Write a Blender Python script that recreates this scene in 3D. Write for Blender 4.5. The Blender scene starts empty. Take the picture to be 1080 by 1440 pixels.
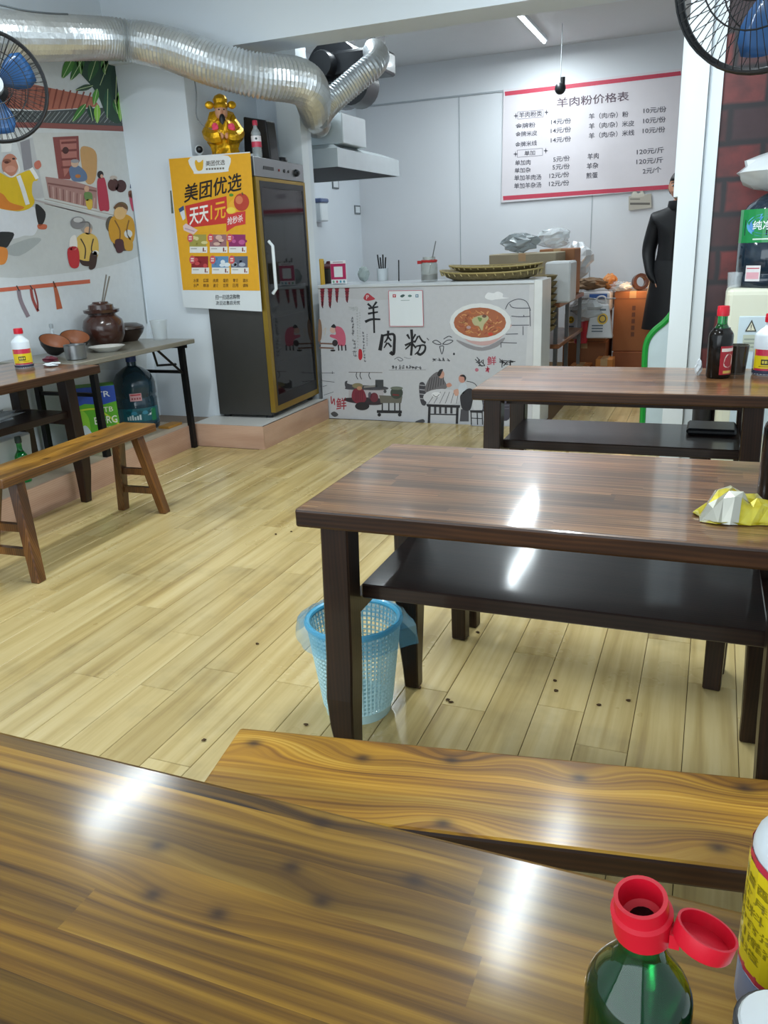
import bpy, math, random
from math import sin, cos, pi, radians
from mathutils import Vector, Matrix
random.seed(7)
C = bpy.context.scene.collection
D = bpy.data

# ------------------------------------------------------------------ camera
F, PITCH, ROLL, YAW, HC = 1122.8, radians(18.53), radians(-2.535), radians(-22.49), 1.25
_f = Vector((sin(YAW)*cos(PITCH), cos(YAW)*cos(PITCH), -sin(PITCH)))
_r = Vector((cos(YAW), -sin(YAW), 0)); _u = _r.cross(_f)
CR = _r*cos(ROLL) + _u*sin(ROLL); CU = -_r*sin(ROLL) + _u*cos(ROLL); CF = _f
CAM = Vector((0, 0, HC))
cd = D.cameras.new('camera'); cam = D.objects.new('camera', cd); C.objects.link(cam)
cam.matrix_world = Matrix(((CR.x, CU.x, -CF.x, 0), (CR.y, CU.y, -CF.y, 0), (CR.z, CU.z, -CF.z, HC), (0, 0, 0, 1)))
cd.sensor_width = 36; cd.lens = F/1440*36; cd.clip_start = 0.02
bpy.context.scene.camera = cam

# ------------------------------------------------------------------ world, lamps, exposure
sc = bpy.context.scene
sc.view_settings.view_transform = 'Standard'; sc.view_settings.look = 'None'
sc.view_settings.gamma = 1; sc.view_settings.use_curve_mapping = False
sc.view_settings.exposure = 0.52
W = D.worlds.new('world'); sc.world = W; W.use_nodes = True
W.node_tree.nodes['Background'].inputs[0].default_value = (0.76, 0.90, 1.0, 1)
W.node_tree.nodes['Background'].inputs[1].default_value = 0.8
def area(name, loc, size, energy, col, rot):
    l = D.lights.new(name, 'AREA'); l.shape = 'RECTANGLE'; l.size, l.size_y = size; l.energy = energy; l.color = col
    o = D.objects.new(name, l); o.location = loc; o.rotation_euler = rot; C.objects.link(o); return o
area('shopfront_daylight', (-1.5, -1.45, 1.5), (3.6, 2.3), 46, (0.84, 0.94, 1.0), (radians(90), 0, 0))
TUBES = [(-0.54, 3.0, 2.74, 1.6, 34, 0), (-2.5, 2.58, 2.74, .62, 19, 0), (-1.62, 7.6, 2.92, 1.2, 24, 0), (-2.6, 6.3, 2.92, 1.2, 16, 0)]  # last tube is added fill for the kitchen, unseen behind the beam
for x, y, z, L, e, rz in TUBES:
    area('tube_lamp', (x, y, z-.025), (.075 if y < 4 else .035, L), e, (0.86, 0.96, 1.0), (0, 0, rz))
pl = D.lights.new('warm_lamp', 'POINT'); pl.energy = 1.3; pl.color = (1.0, .58, .28); pl.shadow_soft_size = .05
po = D.objects.new('warm_lamp', pl); po.location = (-.69, 7.84, .80); C.objects.link(po)

# ------------------------------------------------------------------ helpers
def ray(x, y): return CR*((x-540)/F) - CU*((y-720)/F) + CF
def atz(x, y, z): d = ray(x, y); return CAM + d*((z-HC)/d.z)
def aty(x, y, Y): d = ray(x, y); return CAM + d*(Y/d.y)
def atx(x, y, X): d = ray(x, y); return CAM + d*(X/d.x)
def lin(c):
    if isinstance(c, str):
        c = c.lstrip('#'); c = [int(c[i:i+2], 16)/255 for i in (0, 2, 4)]
    return tuple((v/12.92 if v <= .04045 else ((v+.055)/1.055)**2.4) for v in c) + (1,)

class N:                                  # tiny node-tree builder
    def __init__(s, name):
        s.m = D.materials.new(name); s.m.use_nodes = True; s.t = s.m.node_tree
        s.b = s.t.nodes['Principled BSDF']; s.out = s.t.nodes['Material Output']
    def n(s, typ, **kw):
        n = s.t.nodes.new(typ)
        for k, v in kw.items(): setattr(n, k, v)
        return n
    def l(s, a, b): s.t.links.new(a, b)
    def put(s, inp, v):
        if hasattr(v, 'is_output'): s.l(v, inp)
        else: inp.default_value = v
    def math(s, op, a, b=0, c=0):
        n = s.n('ShaderNodeMath', operation=op); s.put(n.inputs[0], a); s.put(n.inputs[1], b); s.put(n.inputs[2], c); return n.outputs[0]
    def vec(s, x, y, z):
        n = s.n('ShaderNodeCombineXYZ')
        for i, v in enumerate((x, y, z)): s.put(n.inputs[i], v)
        return n.outputs[0]
    def noise(s, v, scale=1, detail=3, rough=.5, dist=0):
        n = s.n('ShaderNodeTexNoise'); s.put(n.inputs['Vector'], v); n.inputs['Scale'].default_value = scale
        n.inputs['Detail'].default_value = detail; n.inputs['Roughness'].default_value = rough; n.inputs['Distortion'].default_value = dist
        return n.outputs['Fac']
    def ramp(s, fac, stops):
        n = s.n('ShaderNodeValToRGB'); e = n.color_ramp.elements
        while len(e) < len(stops): e.new(.5)
        for el, (p, c) in zip(e, stops): el.position = p; el.color = lin(c) if not isinstance(c, float) else (c, c, c, 1)
        s.l(fac, n.inputs[0]); return n.outputs[0]
    def mix(s, fac, a, b, blend='MIX'):
        n = s.n('ShaderNodeMix', data_type='RGBA', blend_type=blend)
        s.put(n.inputs[0], fac); s.put(n.inputs[6], a); s.put(n.inputs[7], b); return n.outputs[2]
    def bump(s, h, strength=.3, dist=.002):
        n = s.n('ShaderNodeBump'); n.inputs['Strength'].default_value = strength; n.inputs['Distance'].default_value = dist
        s.l(h, n.inputs['Height']); s.l(n.outputs[0], s.b.inputs['Normal'])
    def xyz(s, kind='Object'):
        t = s.n('ShaderNodeTexCoord'); p = s.n('ShaderNodeSeparateXYZ'); s.l(t.outputs[kind], p.inputs[0])
        return t.outputs[kind], p.outputs[0], p.outputs[1], p.outputs[2]

def pm(name, col, rough=.5, metal=0, var=.06, vs=8, bump=0, bs=60, bd=.002, trans=0, alpha=1, coat=0, em=0, spec=.5, ior=1.45, sss=0):
    k = N(name); b = k.b; co, x, y, z = k.xyz()
    c = lin(col)
    if var:
        f = k.noise(co, vs, 4)
        d1 = tuple(max(0, v*(1-var*2)) for v in c[:3]) + (1,); d2 = tuple(min(1, v*(1+var*1.6)) for v in c[:3]) + (1,)
        k.put(b.inputs['Base Color'], k.mix(f, d1, d2))
    else: b.inputs['Base Color'].default_value = c
    b.inputs['Roughness'].default_value = rough; b.inputs['Metallic'].default_value = metal
    b.inputs['Transmission Weight'].default_value = trans; b.inputs['Alpha'].default_value = alpha
    b.inputs['Coat Weight'].default_value = coat; b.inputs['Coat Roughness'].default_value = .06
    b.inputs['Specular IOR Level'].default_value = spec; b.inputs['IOR'].default_value = ior
    if em: b.inputs['Emission Color'].default_value = c; b.inputs['Emission Strength'].default_value = em
    if bump: k.bump(k.noise(co, bs, 4), bump, bd)
    return k.m

class MB:                                 # mesh collector
    def __init__(s): s.v = []; s.f = []; s.c = []; s.mi = []; s.cm = 0
    def add(s, vs, fs, col=None):
        o = len(s.v); s.v += [Vector(p) for p in vs]
        for f in fs: s.f.append([o+i for i in f]); s.c.append(col); s.mi.append(s.cm)
        return s
    def box(s, x0, x1, y0, y1, z0, z1, M=None, col=None):
        vs = [Vector((x, y, z)) for z in (z0, z1) for y in (y0, y1) for x in (x0, x1)]
        if M: vs = [M @ p for p in vs]
        return s.add(vs, [(0, 2, 3, 1), (4, 5, 7, 6), (0, 1, 5, 4), (2, 6, 7, 3), (0, 4, 6, 2), (1, 3, 7, 5)], col)
    def hexa(s, bot, top):                # two quads
        return s.add(list(bot)+list(top), [(3, 2, 1, 0), (4, 5, 6, 7), (0, 1, 5, 4), (1, 2, 6, 5), (2, 3, 7, 6), (3, 0, 4, 7)])
    def prism(s, poly, z0, z1):           # polygon in xy
        n = len(poly); vs = [(x, y, z0) for x, y in poly] + [(x, y, z1) for x, y in poly]
        return s.add(vs, [list(range(n))[::-1], list(range(n, 2*n))] + [(i, (i+1) % n, n+(i+1) % n, n+i) for i in range(n)])
    def lathe(s, prof, n=24, M=None, cap=True, sx=1, sy=1):   # prof [(r,z)]
        vs = []; fs = []
        for r, z in prof:
            for i in range(n):
                a = 2*pi*i/n; vs.append(Vector((r*cos(a)*sx, r*sin(a)*sy, z)))
        for j in range(len(prof)-1):
            for i in range(n): fs.append((j*n+i, j*n+(i+1) % n, (j+1)*n+(i+1) % n, (j+1)*n+i))
        if cap:
            fs.append(list(range(n))[::-1]); fs.append([(len(prof)-1)*n+i for i in range(n)])
        if M: vs = [M @ p for p in vs]
        return s.add(vs, fs)
    def tube(s, pts, r, n=8, closed=False, cap=True):
        pts = [Vector(p) for p in pts]; m = len(pts); vs = []; fs = []; prev = None
        rr = r if isinstance(r, (list, tuple)) else [r]*m
        for i, p in enumerate(pts):
            if closed: t = pts[(i+1) % m]-pts[i-1]
            else: t = pts[min(i+1, m-1)]-pts[max(i-1, 0)]
            t.normalize()
            if prev is None: a = t.orthogonal().normalized()
            else: a = (prev - t*prev.dot(t)); a = a.normalized() if a.length > 1e-6 else t.orthogonal().normalized()
            prev = a; b = t.cross(a)
            for k in range(n): vs.append(p + (a*cos(2*pi*k/n)+b*sin(2*pi*k/n))*rr[i])
        for j in range(m if closed else m-1):
            j2 = (j+1) % m
            for k in range(n): fs.append((j*n+k, j*n+(k+1) % n, j2*n+(k+1) % n, j2*n+k))
        if cap and not closed: fs.append(list(range(n))[::-1]); fs.append([(m-1)*n+k for k in range(n)])
        return s.add(vs, fs)
    def ball(s, c, r, n=14, m=9, M=None):
        rx, ry, rz = r if isinstance(r, (tuple, list)) else (r, r, r); vs = []; fs = []
        for j in range(1, m):
            t = pi*j/m
            for i in range(n): a = 2*pi*i/n; vs.append(Vector((rx*sin(t)*cos(a), ry*sin(t)*sin(a), -rz*cos(t))))
        vs += [Vector((0, 0, -rz)), Vector((0, 0, rz))]
        for j in range(m-2):
            for i in range(n): fs.append((j*n+i, j*n+(i+1) % n, (j+1)*n+(i+1) % n, (j+1)*n+i))
        L = len(vs)
        for i in range(n): fs.append((L-2, (i+1) % n, i)); fs.append((L-1, (m-2)*n+i, (m-2)*n+(i+1) % n))
        if M: vs = [M @ p for p in vs]
        return s.add([p+Vector(c) for p in vs], fs)
    def mesh(s, name, mats, smooth=False, off=None):
        me = D.meshes.new(name)
        vs = [tuple(p-off) if off else tuple(p) for p in s.v]
        me.from_pydata(vs, [], s.f)
        for m in (mats if isinstance(mats, (list, tuple)) else [mats]): me.materials.append(m)
        if any(s.mi):
            me.polygons.foreach_set('material_index', s.mi)
        if any(c is not None for c in s.c):
            a = me.color_attributes.new('Col', 'FLOAT_COLOR', 'CORNER'); buf = []
            for f, c in zip(s.f, s.c):
                cc = lin(c) if c is not None else (1, 1, 1, 1)
                buf += list(cc)*len(f)
            a.data.foreach_set('color', buf)
        me.update()
        if smooth:
            me.polygons.foreach_set('use_smooth', [True]*len(me.polygons)); me.set_sharp_from_angle(angle=radians(40))
        return me

def tag(o, label, cat, group=None, kind=None):
    if label: o['label'] = label
    if cat: o['category'] = cat
    if group: o['group'] = group
    if kind: o['kind'] = kind
    return o
def thing(name, label, cat, loc=(0, 0, 0), rz=0, group=None, rot=None):
    o = D.objects.new(name, None); o.empty_display_size = .05; C.objects.link(o)
    o.location = loc; o.rotation_euler = rot if rot else (0, 0, rz); return tag(o, label, cat, group)
def link(name, me, parent=None, loc=None):
    o = D.objects.new(name, me); C.objects.link(o); o.parent = parent
    if loc is not None: o.location = loc
    return o
def part(name, mb, mat, parent, smooth=False, bev=0, world=False, label=None, seg=1):
    off = Vector(parent.location) if world and parent else None
    o = link(name, mb.mesh(name, mat, smooth, off), parent)
    if bev: b = o.modifiers.new('bevel', 'BEVEL'); b.width = bev; b.segments = seg; b.limit_method = 'ANGLE'
    if label: o['label'] = label
    return o
def solo(name, mb, mat, label, cat, group=None, loc=None, smooth=False, bev=0, seg=1):
    off = Vector(loc) if loc is not None else None
    o = link(name, mb.mesh(name, mat, smooth, off), None, loc)
    if bev: b = o.modifiers.new('bevel', 'BEVEL'); b.width = bev; b.segments = seg; b.limit_method = 'ANGLE'
    return tag(o, label, cat, group)
def struct(name, mb, mat, parent=None, world=True):
    o = link(name, mb.mesh(name, mat), parent)
    if parent is None: o['kind'] = 'structure'
    return o
def copy_tree(o, parent=None):
    c = o.copy(); C.objects.link(c); c.parent = parent
    for ch in list(o.children): copy_tree(ch, c)
    return c
def T(x, y, z): return Matrix.Translation((x, y, z))
def RX(a): return Matrix.Rotation(radians(a), 4, 'X')
def RY(a): return Matrix.Rotation(radians(a), 4, 'Y')
def RZ(a): return Matrix.Rotation(radians(a), 4, 'Z')
def cr(pts, k=5, closed=False):            # Catmull-Rom
    pts = [Vector(p) for p in pts]; n = len(pts); out = []
    for i in range(n if closed else n-1):
        g = lambda j: pts[j % n] if closed else pts[max(0, min(n-1, j))]
        a, b, c, d = g(i-1), g(i), g(i+1), g(i+2)
        for q in range(k):
            t = q/k
            out.append(.5*((2*b)+(c-a)*t+(2*a-5*b+4*c-d)*t*t+(3*b-a-3*c+d)*t**3))
    if not closed: out.append(pts[-1])
    return out

# flat print on a plane: shapes given where the photograph shows them, laid out in metres on the plane
_tm = {}
def text_mesh(s, bold=0):
    if (s, bold) not in _tm:
        c = D.curves.new('t', 'FONT'); c.body = s; c.resolution_u = 2; c.offset = bold
        o = D.objects.new('t', c); me = D.meshes.new_from_object(o)
        vs = [v.co.copy() for v in me.vertices]; fs = [list(p.vertices) for p in me.polygons]
        D.objects.remove(o); D.curves.remove(c); D.meshes.remove(me)
        x0 = min(v.x for v in vs); x1 = max(v.x for v in vs); y0 = min(v.y for v in vs); y1 = max(v.y for v in vs)
        _tm[(s, bold)] = ([((v.x-x0)/(x1-x0), (v.y-y0)/max(1e-6, y1-y0)) for v in vs], fs)
    return _tm[(s, bold)]
class Print(MB):
    def __init__(s, fn, nrm, ox=0, oy=0, k=1):
        super().__init__(); s.fn = fn; s.n = Vector(nrm); s.ox, s.oy, s.k = ox, oy, k
    def frame(s, ox, oy, k): s.ox, s.oy, s.k = ox, oy, k; return s
    def p(s, q, L): return s.fn(s.ox+q[0]/s.k, s.oy+q[1]/s.k) + s.n*(.0006+.0005*L)
    def poly(s, pts, col, L=1): s.add([s.p(q, L) for q in pts], [list(range(len(pts)))], col); return s
    def blob(s, pts, col, L=1): return s.poly([(v.x, v.y) for v in cr([(a, b, 0) for a, b in pts], 4, True)], col, L)
    def ell(s, cx, cy, rx, ry, col, L=1, n=20, rot=0):
        c, d = cos(rot), sin(rot)
        return s.poly([(cx+rx*cos(2*pi*i/n)*c-ry*sin(2*pi*i/n)*d, cy+rx*cos(2*pi*i/n)*d+ry*sin(2*pi*i/n)*c) for i in range(n)], col, L)
    def rect(s, x0, y0, x1, y1, col, L=1): return s.poly([(x0, y0), (x1, y0), (x1, y1), (x0, y1)], col, L)
    def stroke(s, pts, w, col, L=1, smooth=True):
        P = [(v.x, v.y) for v in cr([(a, b, 0) for a, b in pts], 4)] if smooth and len(pts) > 2 else pts
        l = []; r = []; n = len(P)
        for i in range(n):
            a = P[max(0, i-1)]; b = P[min(n-1, i+1)]; dx, dy = b[0]-a[0], b[1]-a[1]; h = math.hypot(dx, dy) or 1
            ww = (w if not isinstance(w, tuple) else w[0]+(w[1]-w[0])*i/(n-1))/2
            l.append((P[i][0]-dy/h*ww, P[i][1]+dx/h*ww)); r.append((P[i][0]+dy/h*ww, P[i][1]-dx/h*ww))
        pts3 = [s.p(q, L) for q in l+r]
        s.add(pts3, [(i, i+1, n+i+1, n+i) for i in range(n-1)], col); return s
    def text(s, t, x0, y0, x1, y1, h, col, L=2, sh=0, bold=.012):   # baseline from (x0,y0) to (x1,y1), height h up
        uv, fs = text_mesh(t, bold)
        pts = [(x0+(x1-x0)*u+sh*v, y0+(y1-y0)*u-h*v) for u, v in uv]
        s.add([s.p(q, L) for q in pts], fs, col); return s
    def put(s, name, parent, mat=None, label=None):
        o = part(name, s, mat or INK, parent, world=True)
        if label: o['label'] = label
        return o

def col_mat(name, rough=.55, coat=0):
    k = N(name); a = k.n('ShaderNodeVertexColor', layer_name='Col')
    co, x, y, z = k.xyz()
    k.l(k.mix(k.noise(co, 30, 3), k.mix(.12, a.outputs[0], (0, 0, 0, 1)), a.outputs[0]), k.b.inputs['Base Color'])
    k.b.inputs['Roughness'].default_value = rough; k.b.inputs['Coat Weight'].default_value = coat
    return k.m
INK = col_mat('printed_ink')
INKG = col_mat('glossy_label_ink', .3)

def wood(name, stops, strip=None, knots=(), freq=70, rough=.25, coat=.5, bump=.3, burn=.5, tint=.35, seg=.5, axis=0, wob=.02, seed=0, burnscale=2.2, top=0, ring=700, rw=.12, cr_=.1, fw=.55, spec=.5):
    k = N(name); co, x, y, z = k.xyz()
    u, v0 = (x, y) if axis == 0 else ((y, x) if axis == 1 else (z, x))
    v = k.math('ADD', v0, k.math('MULTIPLY', k.math('SUBTRACT', z, top) if axis != 2 else y, .83))
    if strip:
        idn = k.math('FLOOR', k.math('DIVIDE', v, strip))
        w1 = k.n('ShaderNodeTexWhiteNoise', noise_dimensions='1D'); k.put(w1.inputs['W'], k.math('ADD', idn, seed+.37))
        us = k.math('ADD', u, k.math('MULTIPLY', w1.outputs[0], 3.1))
        sg = k.math('FLOOR', k.math('DIVIDE', us, seg))
        w2 = k.n('ShaderNodeTexWhiteNoise', noise_dimensions='2D'); k.put(w2.inputs['Vector'], k.vec(idn, sg, 0))
        rnd = w2.outputs[0]
    else: rnd = None
    g = k.math('ADD', v, k.math('MULTIPLY', k.noise(k.vec(k.math('MULTIPLY', u, 1.6), k.math('MULTIPLY', v, 5), seed), 1, 2), wob))
    dark = None
    for kx, kv, a, r in knots:
        du = k.math('MULTIPLY', k.math('SUBTRACT', u, kx), .45); dv = k.math('SUBTRACT', v, kv)
        d2 = k.math('ADD', k.math('MULTIPLY', du, du), k.math('MULTIPLY', dv, dv))
        e = k.math('POWER', 2.718, k.math('MULTIPLY', d2, -1/(r*r)))
        g = k.math('ADD', g, k.math('MULTIPLY', e, a))
        du2 = k.math('MULTIPLY', k.math('SUBTRACT', u, kx), .75)
        d3 = k.math('ADD', k.math('MULTIPLY', du2, du2), k.math('MULTIPLY', dv, dv))
        e2 = k.math('POWER', 2.718, k.math('MULTIPLY', d3, -1/((r*.30)**2)))
        dark = e2 if dark is None else k.math('MAXIMUM', dark, e2)
    if rnd is not None: g = k.math('ADD', g, k.math('MULTIPLY', rnd, 7.3))
    fine = k.noise(k.vec(k.math('MULTIPLY', u, 2.2), k.math('MULTIPLY', g, freq), seed*1.7), 1, 5, .6)
    coarse = k.noise(k.vec(k.math('MULTIPLY', u, 1.1), k.math('MULTIPLY', g, freq*.28), seed*2.3), 1, 2)
    sn = k.math('MULTIPLY_ADD', k.math('SINE', k.math('MULTIPLY', k.math('ADD', g, k.math('MULTIPLY', coarse, .012)), ring)), .5, .5)
    mixv = k.math('ADD', k.math('MULTIPLY', k.math('ADD', k.math('MULTIPLY', fine, fw), k.math('MULTIPLY', coarse, 1-fw)), 1-rw), k.math('MULTIPLY', sn, rw))
    colr = k.ramp(mixv, stops)
    if rnd is not None:
        colr = k.mix(1, colr, k.ramp(rnd, [(0, 1-tint), (1, 1.0)]), 'MULTIPLY')
    if burn:
        bn = k.noise(k.vec(k.math('MULTIPLY', u, burnscale), k.math('MULTIPLY', g, 9), seed+3), 1, 3)
        colr = k.mix(1, colr, k.ramp(bn, [(.38, 1-burn), (.62, 1.0)]), 'MULTIPLY')
    if dark is not None: colr = k.mix(k.math('MULTIPLY', dark, .85), colr, lin('#2a1508'))
    k.l(colr, k.b.inputs['Base Color'])
    k.b.inputs['Roughness'].default_value = rough; k.b.inputs['Specular IOR Level'].default_value = spec
    k.b.inputs['Coat Weight'].default_value = coat; k.b.inputs['Coat Roughness'].default_value = cr_
    if bump: k.bump(mixv, bump, .0015)
    return k.m

# ------------------------------------------------------------------ materials
WHITE = pm('white_paint', '#dbe3ea', .6, var=.015, vs=3, bump=.05, bs=40)
WHITE_K = pm('kitchen_paint', '#d8dbdf', .55, var=.02, vs=2)
CEIL = pm('ceiling_paint', '#d9dbdc', .8, var=.01)
TRIMW = pm('glossy_white_trim', '#e3eaee', .35, var=.01)
DARKGAP = pm('floor_joint', '#5d4526', .8)
def kn(pts, z, loc, rz, a, r):                # knots where the photograph shows them, in the board's own coordinates
    o = []
    for x, y in pts:
        p = atz(x, y, z)-Vector((loc[0], loc[1], z)); c, d = cos(-rz), sin(-rz); o.append((p.x*c-p.y*d, p.x*d+p.y*c, a*(1 if len(o) % 3 else -1), r))
    return o
NEAR_AT, NEAR_RZ, BENCH_AT, BENCH_RZ = (-.265, .283, 0), radians(-.2), (-.185, 1.008, 0), radians(8.9)
T_DARK = wood('dark_table_wood', [(.30, '#362014'), (.43, '#70492b'), (.55, '#9b6d44'), (.72, '#c29765')], strip=.048, freq=190, rough=.34, coat=.6, spec=.4, cr_=.09, bump=.06, burn=.5, tint=.4, seg=.5, ring=600, rw=.08, top=.72, fw=.7, knots=[(-.32, .06, .008, .03), (.22, -.1, .008, .03)], seed=2)
T_NEAR = wood('near_table_wood', [(.32, '#38200a'), (.43, '#7a5312'), (.54, '#a3771f'), (.70, '#c99d40')], strip=.046, freq=120, rough=.42, coat=.36, cr_=.14, bump=.22, burn=.45, tint=.42, seg=.8, ring=300, rw=.06, top=.72, wob=.009, fw=.5, spec=.2,
    knots=kn([(222, 1189), (215, 1258), (307, 1285), (410, 1219), (452, 1157), (452, 1267), (583, 1238), (850, 1210)], .72, NEAR_AT, NEAR_RZ, .009, .026), seed=5, burnscale=1.3)
B_GOLD = wood('golden_bench_wood', [(.28, '#4a2805'), (.42, '#9a6613'), (.55, '#c48e22'), (.72, '#dfb24c')], freq=130, rough=.4, coat=.3, cr_=.15, bump=.2, burn=.5, ring=640, rw=.07, top=.45, wob=.014, fw=.5, spec=.25, knots=kn([(357, 1045), (510, 1066), (635, 1069), (623, 1158), (815, 1094), (1047, 1108), (1010, 1192)], .45, BENCH_AT, BENCH_RZ, .035, .036), seed=8, burnscale=1.4)
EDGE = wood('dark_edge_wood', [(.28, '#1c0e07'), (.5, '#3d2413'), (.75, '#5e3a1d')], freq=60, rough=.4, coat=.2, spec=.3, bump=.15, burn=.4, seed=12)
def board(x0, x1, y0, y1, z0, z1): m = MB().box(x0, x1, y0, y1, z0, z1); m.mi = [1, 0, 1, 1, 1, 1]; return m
B_LEFT = wood('left_bench_wood', [(.28, '#472709'), (.43, '#935f1d'), (.56, '#c08a35'), (.74, '#d6a852')], freq=90, rough=.32, coat=.45, cr_=.15, bump=.2, burn=.6, ring=700, rw=.15, top=.45, knots=[(.2, .03, .03, .05), (-.2, -.04, .03, .05)], seed=11)
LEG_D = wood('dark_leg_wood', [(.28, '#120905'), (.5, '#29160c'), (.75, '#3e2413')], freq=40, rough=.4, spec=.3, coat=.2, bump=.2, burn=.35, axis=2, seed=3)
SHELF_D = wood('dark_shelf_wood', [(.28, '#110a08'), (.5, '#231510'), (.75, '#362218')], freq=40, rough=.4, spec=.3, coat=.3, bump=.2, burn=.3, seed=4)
LEG_B = wood('bench_leg_wood', [(.28, '#321909'), (.48, '#6b3f18'), (.72, '#a06c33')], freq=50, rough=.3, coat=.4, bump=.2, burn=.6, axis=2, seed=6)
STEP = wood('pinkish_step_board', [(.3, '#a9826c'), (.5, '#c39c84'), (.7, '#d0ad96')], freq=14, rough=.45, coat=.1, bump=.05, burn=.12, seed=9)

def plank_mat():
    k = N('pale_plank_wood'); co, x, y, z = k.xyz()
    oi = k.n('ShaderNodeObjectInfo'); r = oi.outputs['Random']
    g = k.math('ADD', x, k.math('MULTIPLY', r, 9.1))
    w = k.math('ADD', g, k.math('MULTIPLY', k.noise(k.vec(k.math('MULTIPLY', g, 6), k.math('MULTIPLY', y, 1.1), r), 1, 2), .035))
    f = k.noise(k.vec(k.math('MULTIPLY', w, 26), k.math('MULTIPLY', y, .9), k.math('MULTIPLY', r, 5)), 1, 5, .55)
    c = k.ramp(f, [(.25, '#a88d58'), (.42, '#c6ac70'), (.56, '#d6be84'), (.75, '#e0cb96')])
    c = k.mix(1, c, k.ramp(r, [(0, .80), (1, .95)]), 'MULTIPLY')
    geo = k.n('ShaderNodeNewGeometry')
    dirt = k.noise(geo.outputs['Position'], 1.7, 5, .6)
    c = k.mix(1, c, k.ramp(dirt, [(.33, .72), (.47, 1.0)]), 'MULTIPLY')
    k.l(c, k.b.inputs['Base Color'])
    k.l(k.ramp(dirt, [(.3, .42), (.6, .26)]), k.b.inputs['Roughness'])
    k.b.inputs['Coat Weight'].default_value = .25; k.b.inputs['Coat Roughness'].default_value = .12
    k.bump(f, .08, .001)
    return k.m
PLANK = plank_mat()

def brick_print():
    k = N('brick_print_wallpaper'); co, x, y, z = k.xyz()
    row = k.math('FLOOR', k.math('DIVIDE', z, .165))
    xs = k.math('ADD', x, k.math('MULTIPLY', k.math('MODULO', row, 2), .16))
    wob = k.math('MULTIPLY', k.math('SUBTRACT', k.noise(co, 9, 3), .5), .05)
    zf = k.math('FRACT', k.math('ADD', k.math('DIVIDE', z, .165), wob)); xf = k.math('FRACT', k.math('ADD', k.math('DIVIDE', xs, .32), wob))
    m = k.math('MINIMUM', k.math('MINIMUM', zf, k.math('SUBTRACT', 1, zf)), k.math('MULTIPLY', k.math('MINIMUM', xf, k.math('SUBTRACT', 1, xf)), 2))
    wn = k.n('ShaderNodeTexWhiteNoise', noise_dimensions='2D'); k.put(wn.inputs['Vector'], k.vec(row, k.math('FLOOR', k.math('DIVIDE', xs, .32)), 0))
    base = k.ramp(wn.outputs[0], [(0, '#4a2122'), (.35, '#7f2c29'), (.6, '#a33a31'), (.8, '#5c3435'), (1, '#38242b')])
    base = k.mix(k.noise(co, 14, 5), base, lin('#2a1416'), 'MIX')
    c = k.mix(k.ramp(m, [(.04, 1.0), (.13, 0.0)]), base, lin('#171217'))
    k.l(c, k.b.inputs['Base Color']); k.b.inputs['Roughness'].default_value = .35
    return k.m
BRICKP = brick_print()

# ------------------------------------------------------------------ setting
XL, XR, YF, YB, YP, YC = -3.68, .50, -1.6, 8.6, 4.72, 5.45
ZC = 2.78
b = MB().box(XL-.1, XR+.1, YF, YB, -.06, -.0125); floor = struct('floor', b, DARKGAP)
pw, plen = .13, .92
me_pl = {}
def plank(x, y0, y1):
    L = round(y1-y0, 2)
    if L < .05: return
    if L not in me_pl:
        h = pw/2-.0008; e = L/2-.0008; c = .0012
        m = MB(); vs = [(-h, -e, -.012), (h, -e, -.012), (h, e, -.012), (-h, e, -.012), (-h, -e, -c), (h, -e, -c), (h, e, -c), (-h, e, -c), (-h+c, -e+c, 0), (h-c, -e+c, 0), (h-c, e-c, 0), (-h+c, e-c, 0)]
        m.add(vs, [(0, 1, 5, 4), (1, 2, 6, 5), (2, 3, 7, 6), (3, 0, 4, 7), (4, 5, 9, 8), (5, 6, 10, 9), (6, 7, 11, 10), (7, 4, 8, 11), (8, 9, 10, 11)])
        me_pl[L] = m.mesh('plank', PLANK)
    link('plank', me_pl[L], floor, (x, (y0+y1)/2, 0))
rp = random.Random(3)
for i in range(-20, 9):
    x = -.632 + pw*(i+.5)
    if x > XR: continue
    end = 4.44 if x < -2.66 else (YC-.02 if x < -1.06 or x > -.24 else YB)
    if x < -3.15: end = 4.44
    y = .35 + rp.random()*plen - plen
    while y < end:
        y1 = min(y+plen, end)
        if y1 > .3 and (y1 > .6): plank(x, max(y, .3), y1)
        y += plen

H = 3.0
b = MB().box(XL-.12, XL, YF, YB, -.06, H); wall_left = struct('wall_left', b, WHITE)
b = MB().box(XR, XR+.12, YF, YB, -.06, H); struct('wall_right', b, WHITE)
b = MB().box(XL-.12, XR+.12, YB, YB+.12, -.06, H+.1); wall_back = struct('wall_back', b, WHITE_K)
b = MB().box(XL-.12, XL+.35, YF-.12, YF, -.06, H).box(.35, XR+.12, YF-.12, YF, -.06, H).box(XL+.35, .35, YF-.12, YF, 2.7, H).box(XL+.35, .35, YF-.12, YF, -.06, .1)
struct('wall_front', b, WHITE)
b = MB().box(XL-.12, XR+.12, YF-.12, YP, ZC, ZC+.1); struct('ceiling', b, CEIL)
b = MB().box(XL-.12, XR+.12, YP, YB, 2.96, 3.06); struct('ceiling.001', b, CEIL)
# beam across the room, pillar at left, partition at right
b = MB().box(XL, XR, 4.66, 4.94, 2.40, ZC+.3); struct('trim_1', b, WHITE)
b = MB().box(XL, -3.17, YP, 5.60, 0, 2.40); struct('wall_pillar', b, WHITE)
b = MB().box(-3.17, -2.78, 5.60, 5.66, .0, 2.96); struct('wall_niche', b, WHITE)
b = MB().box(-2.96, -2.78, 5.50, 5.60, .0, 2.96); struct('wall_kitchen', b, TRIMW)
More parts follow.
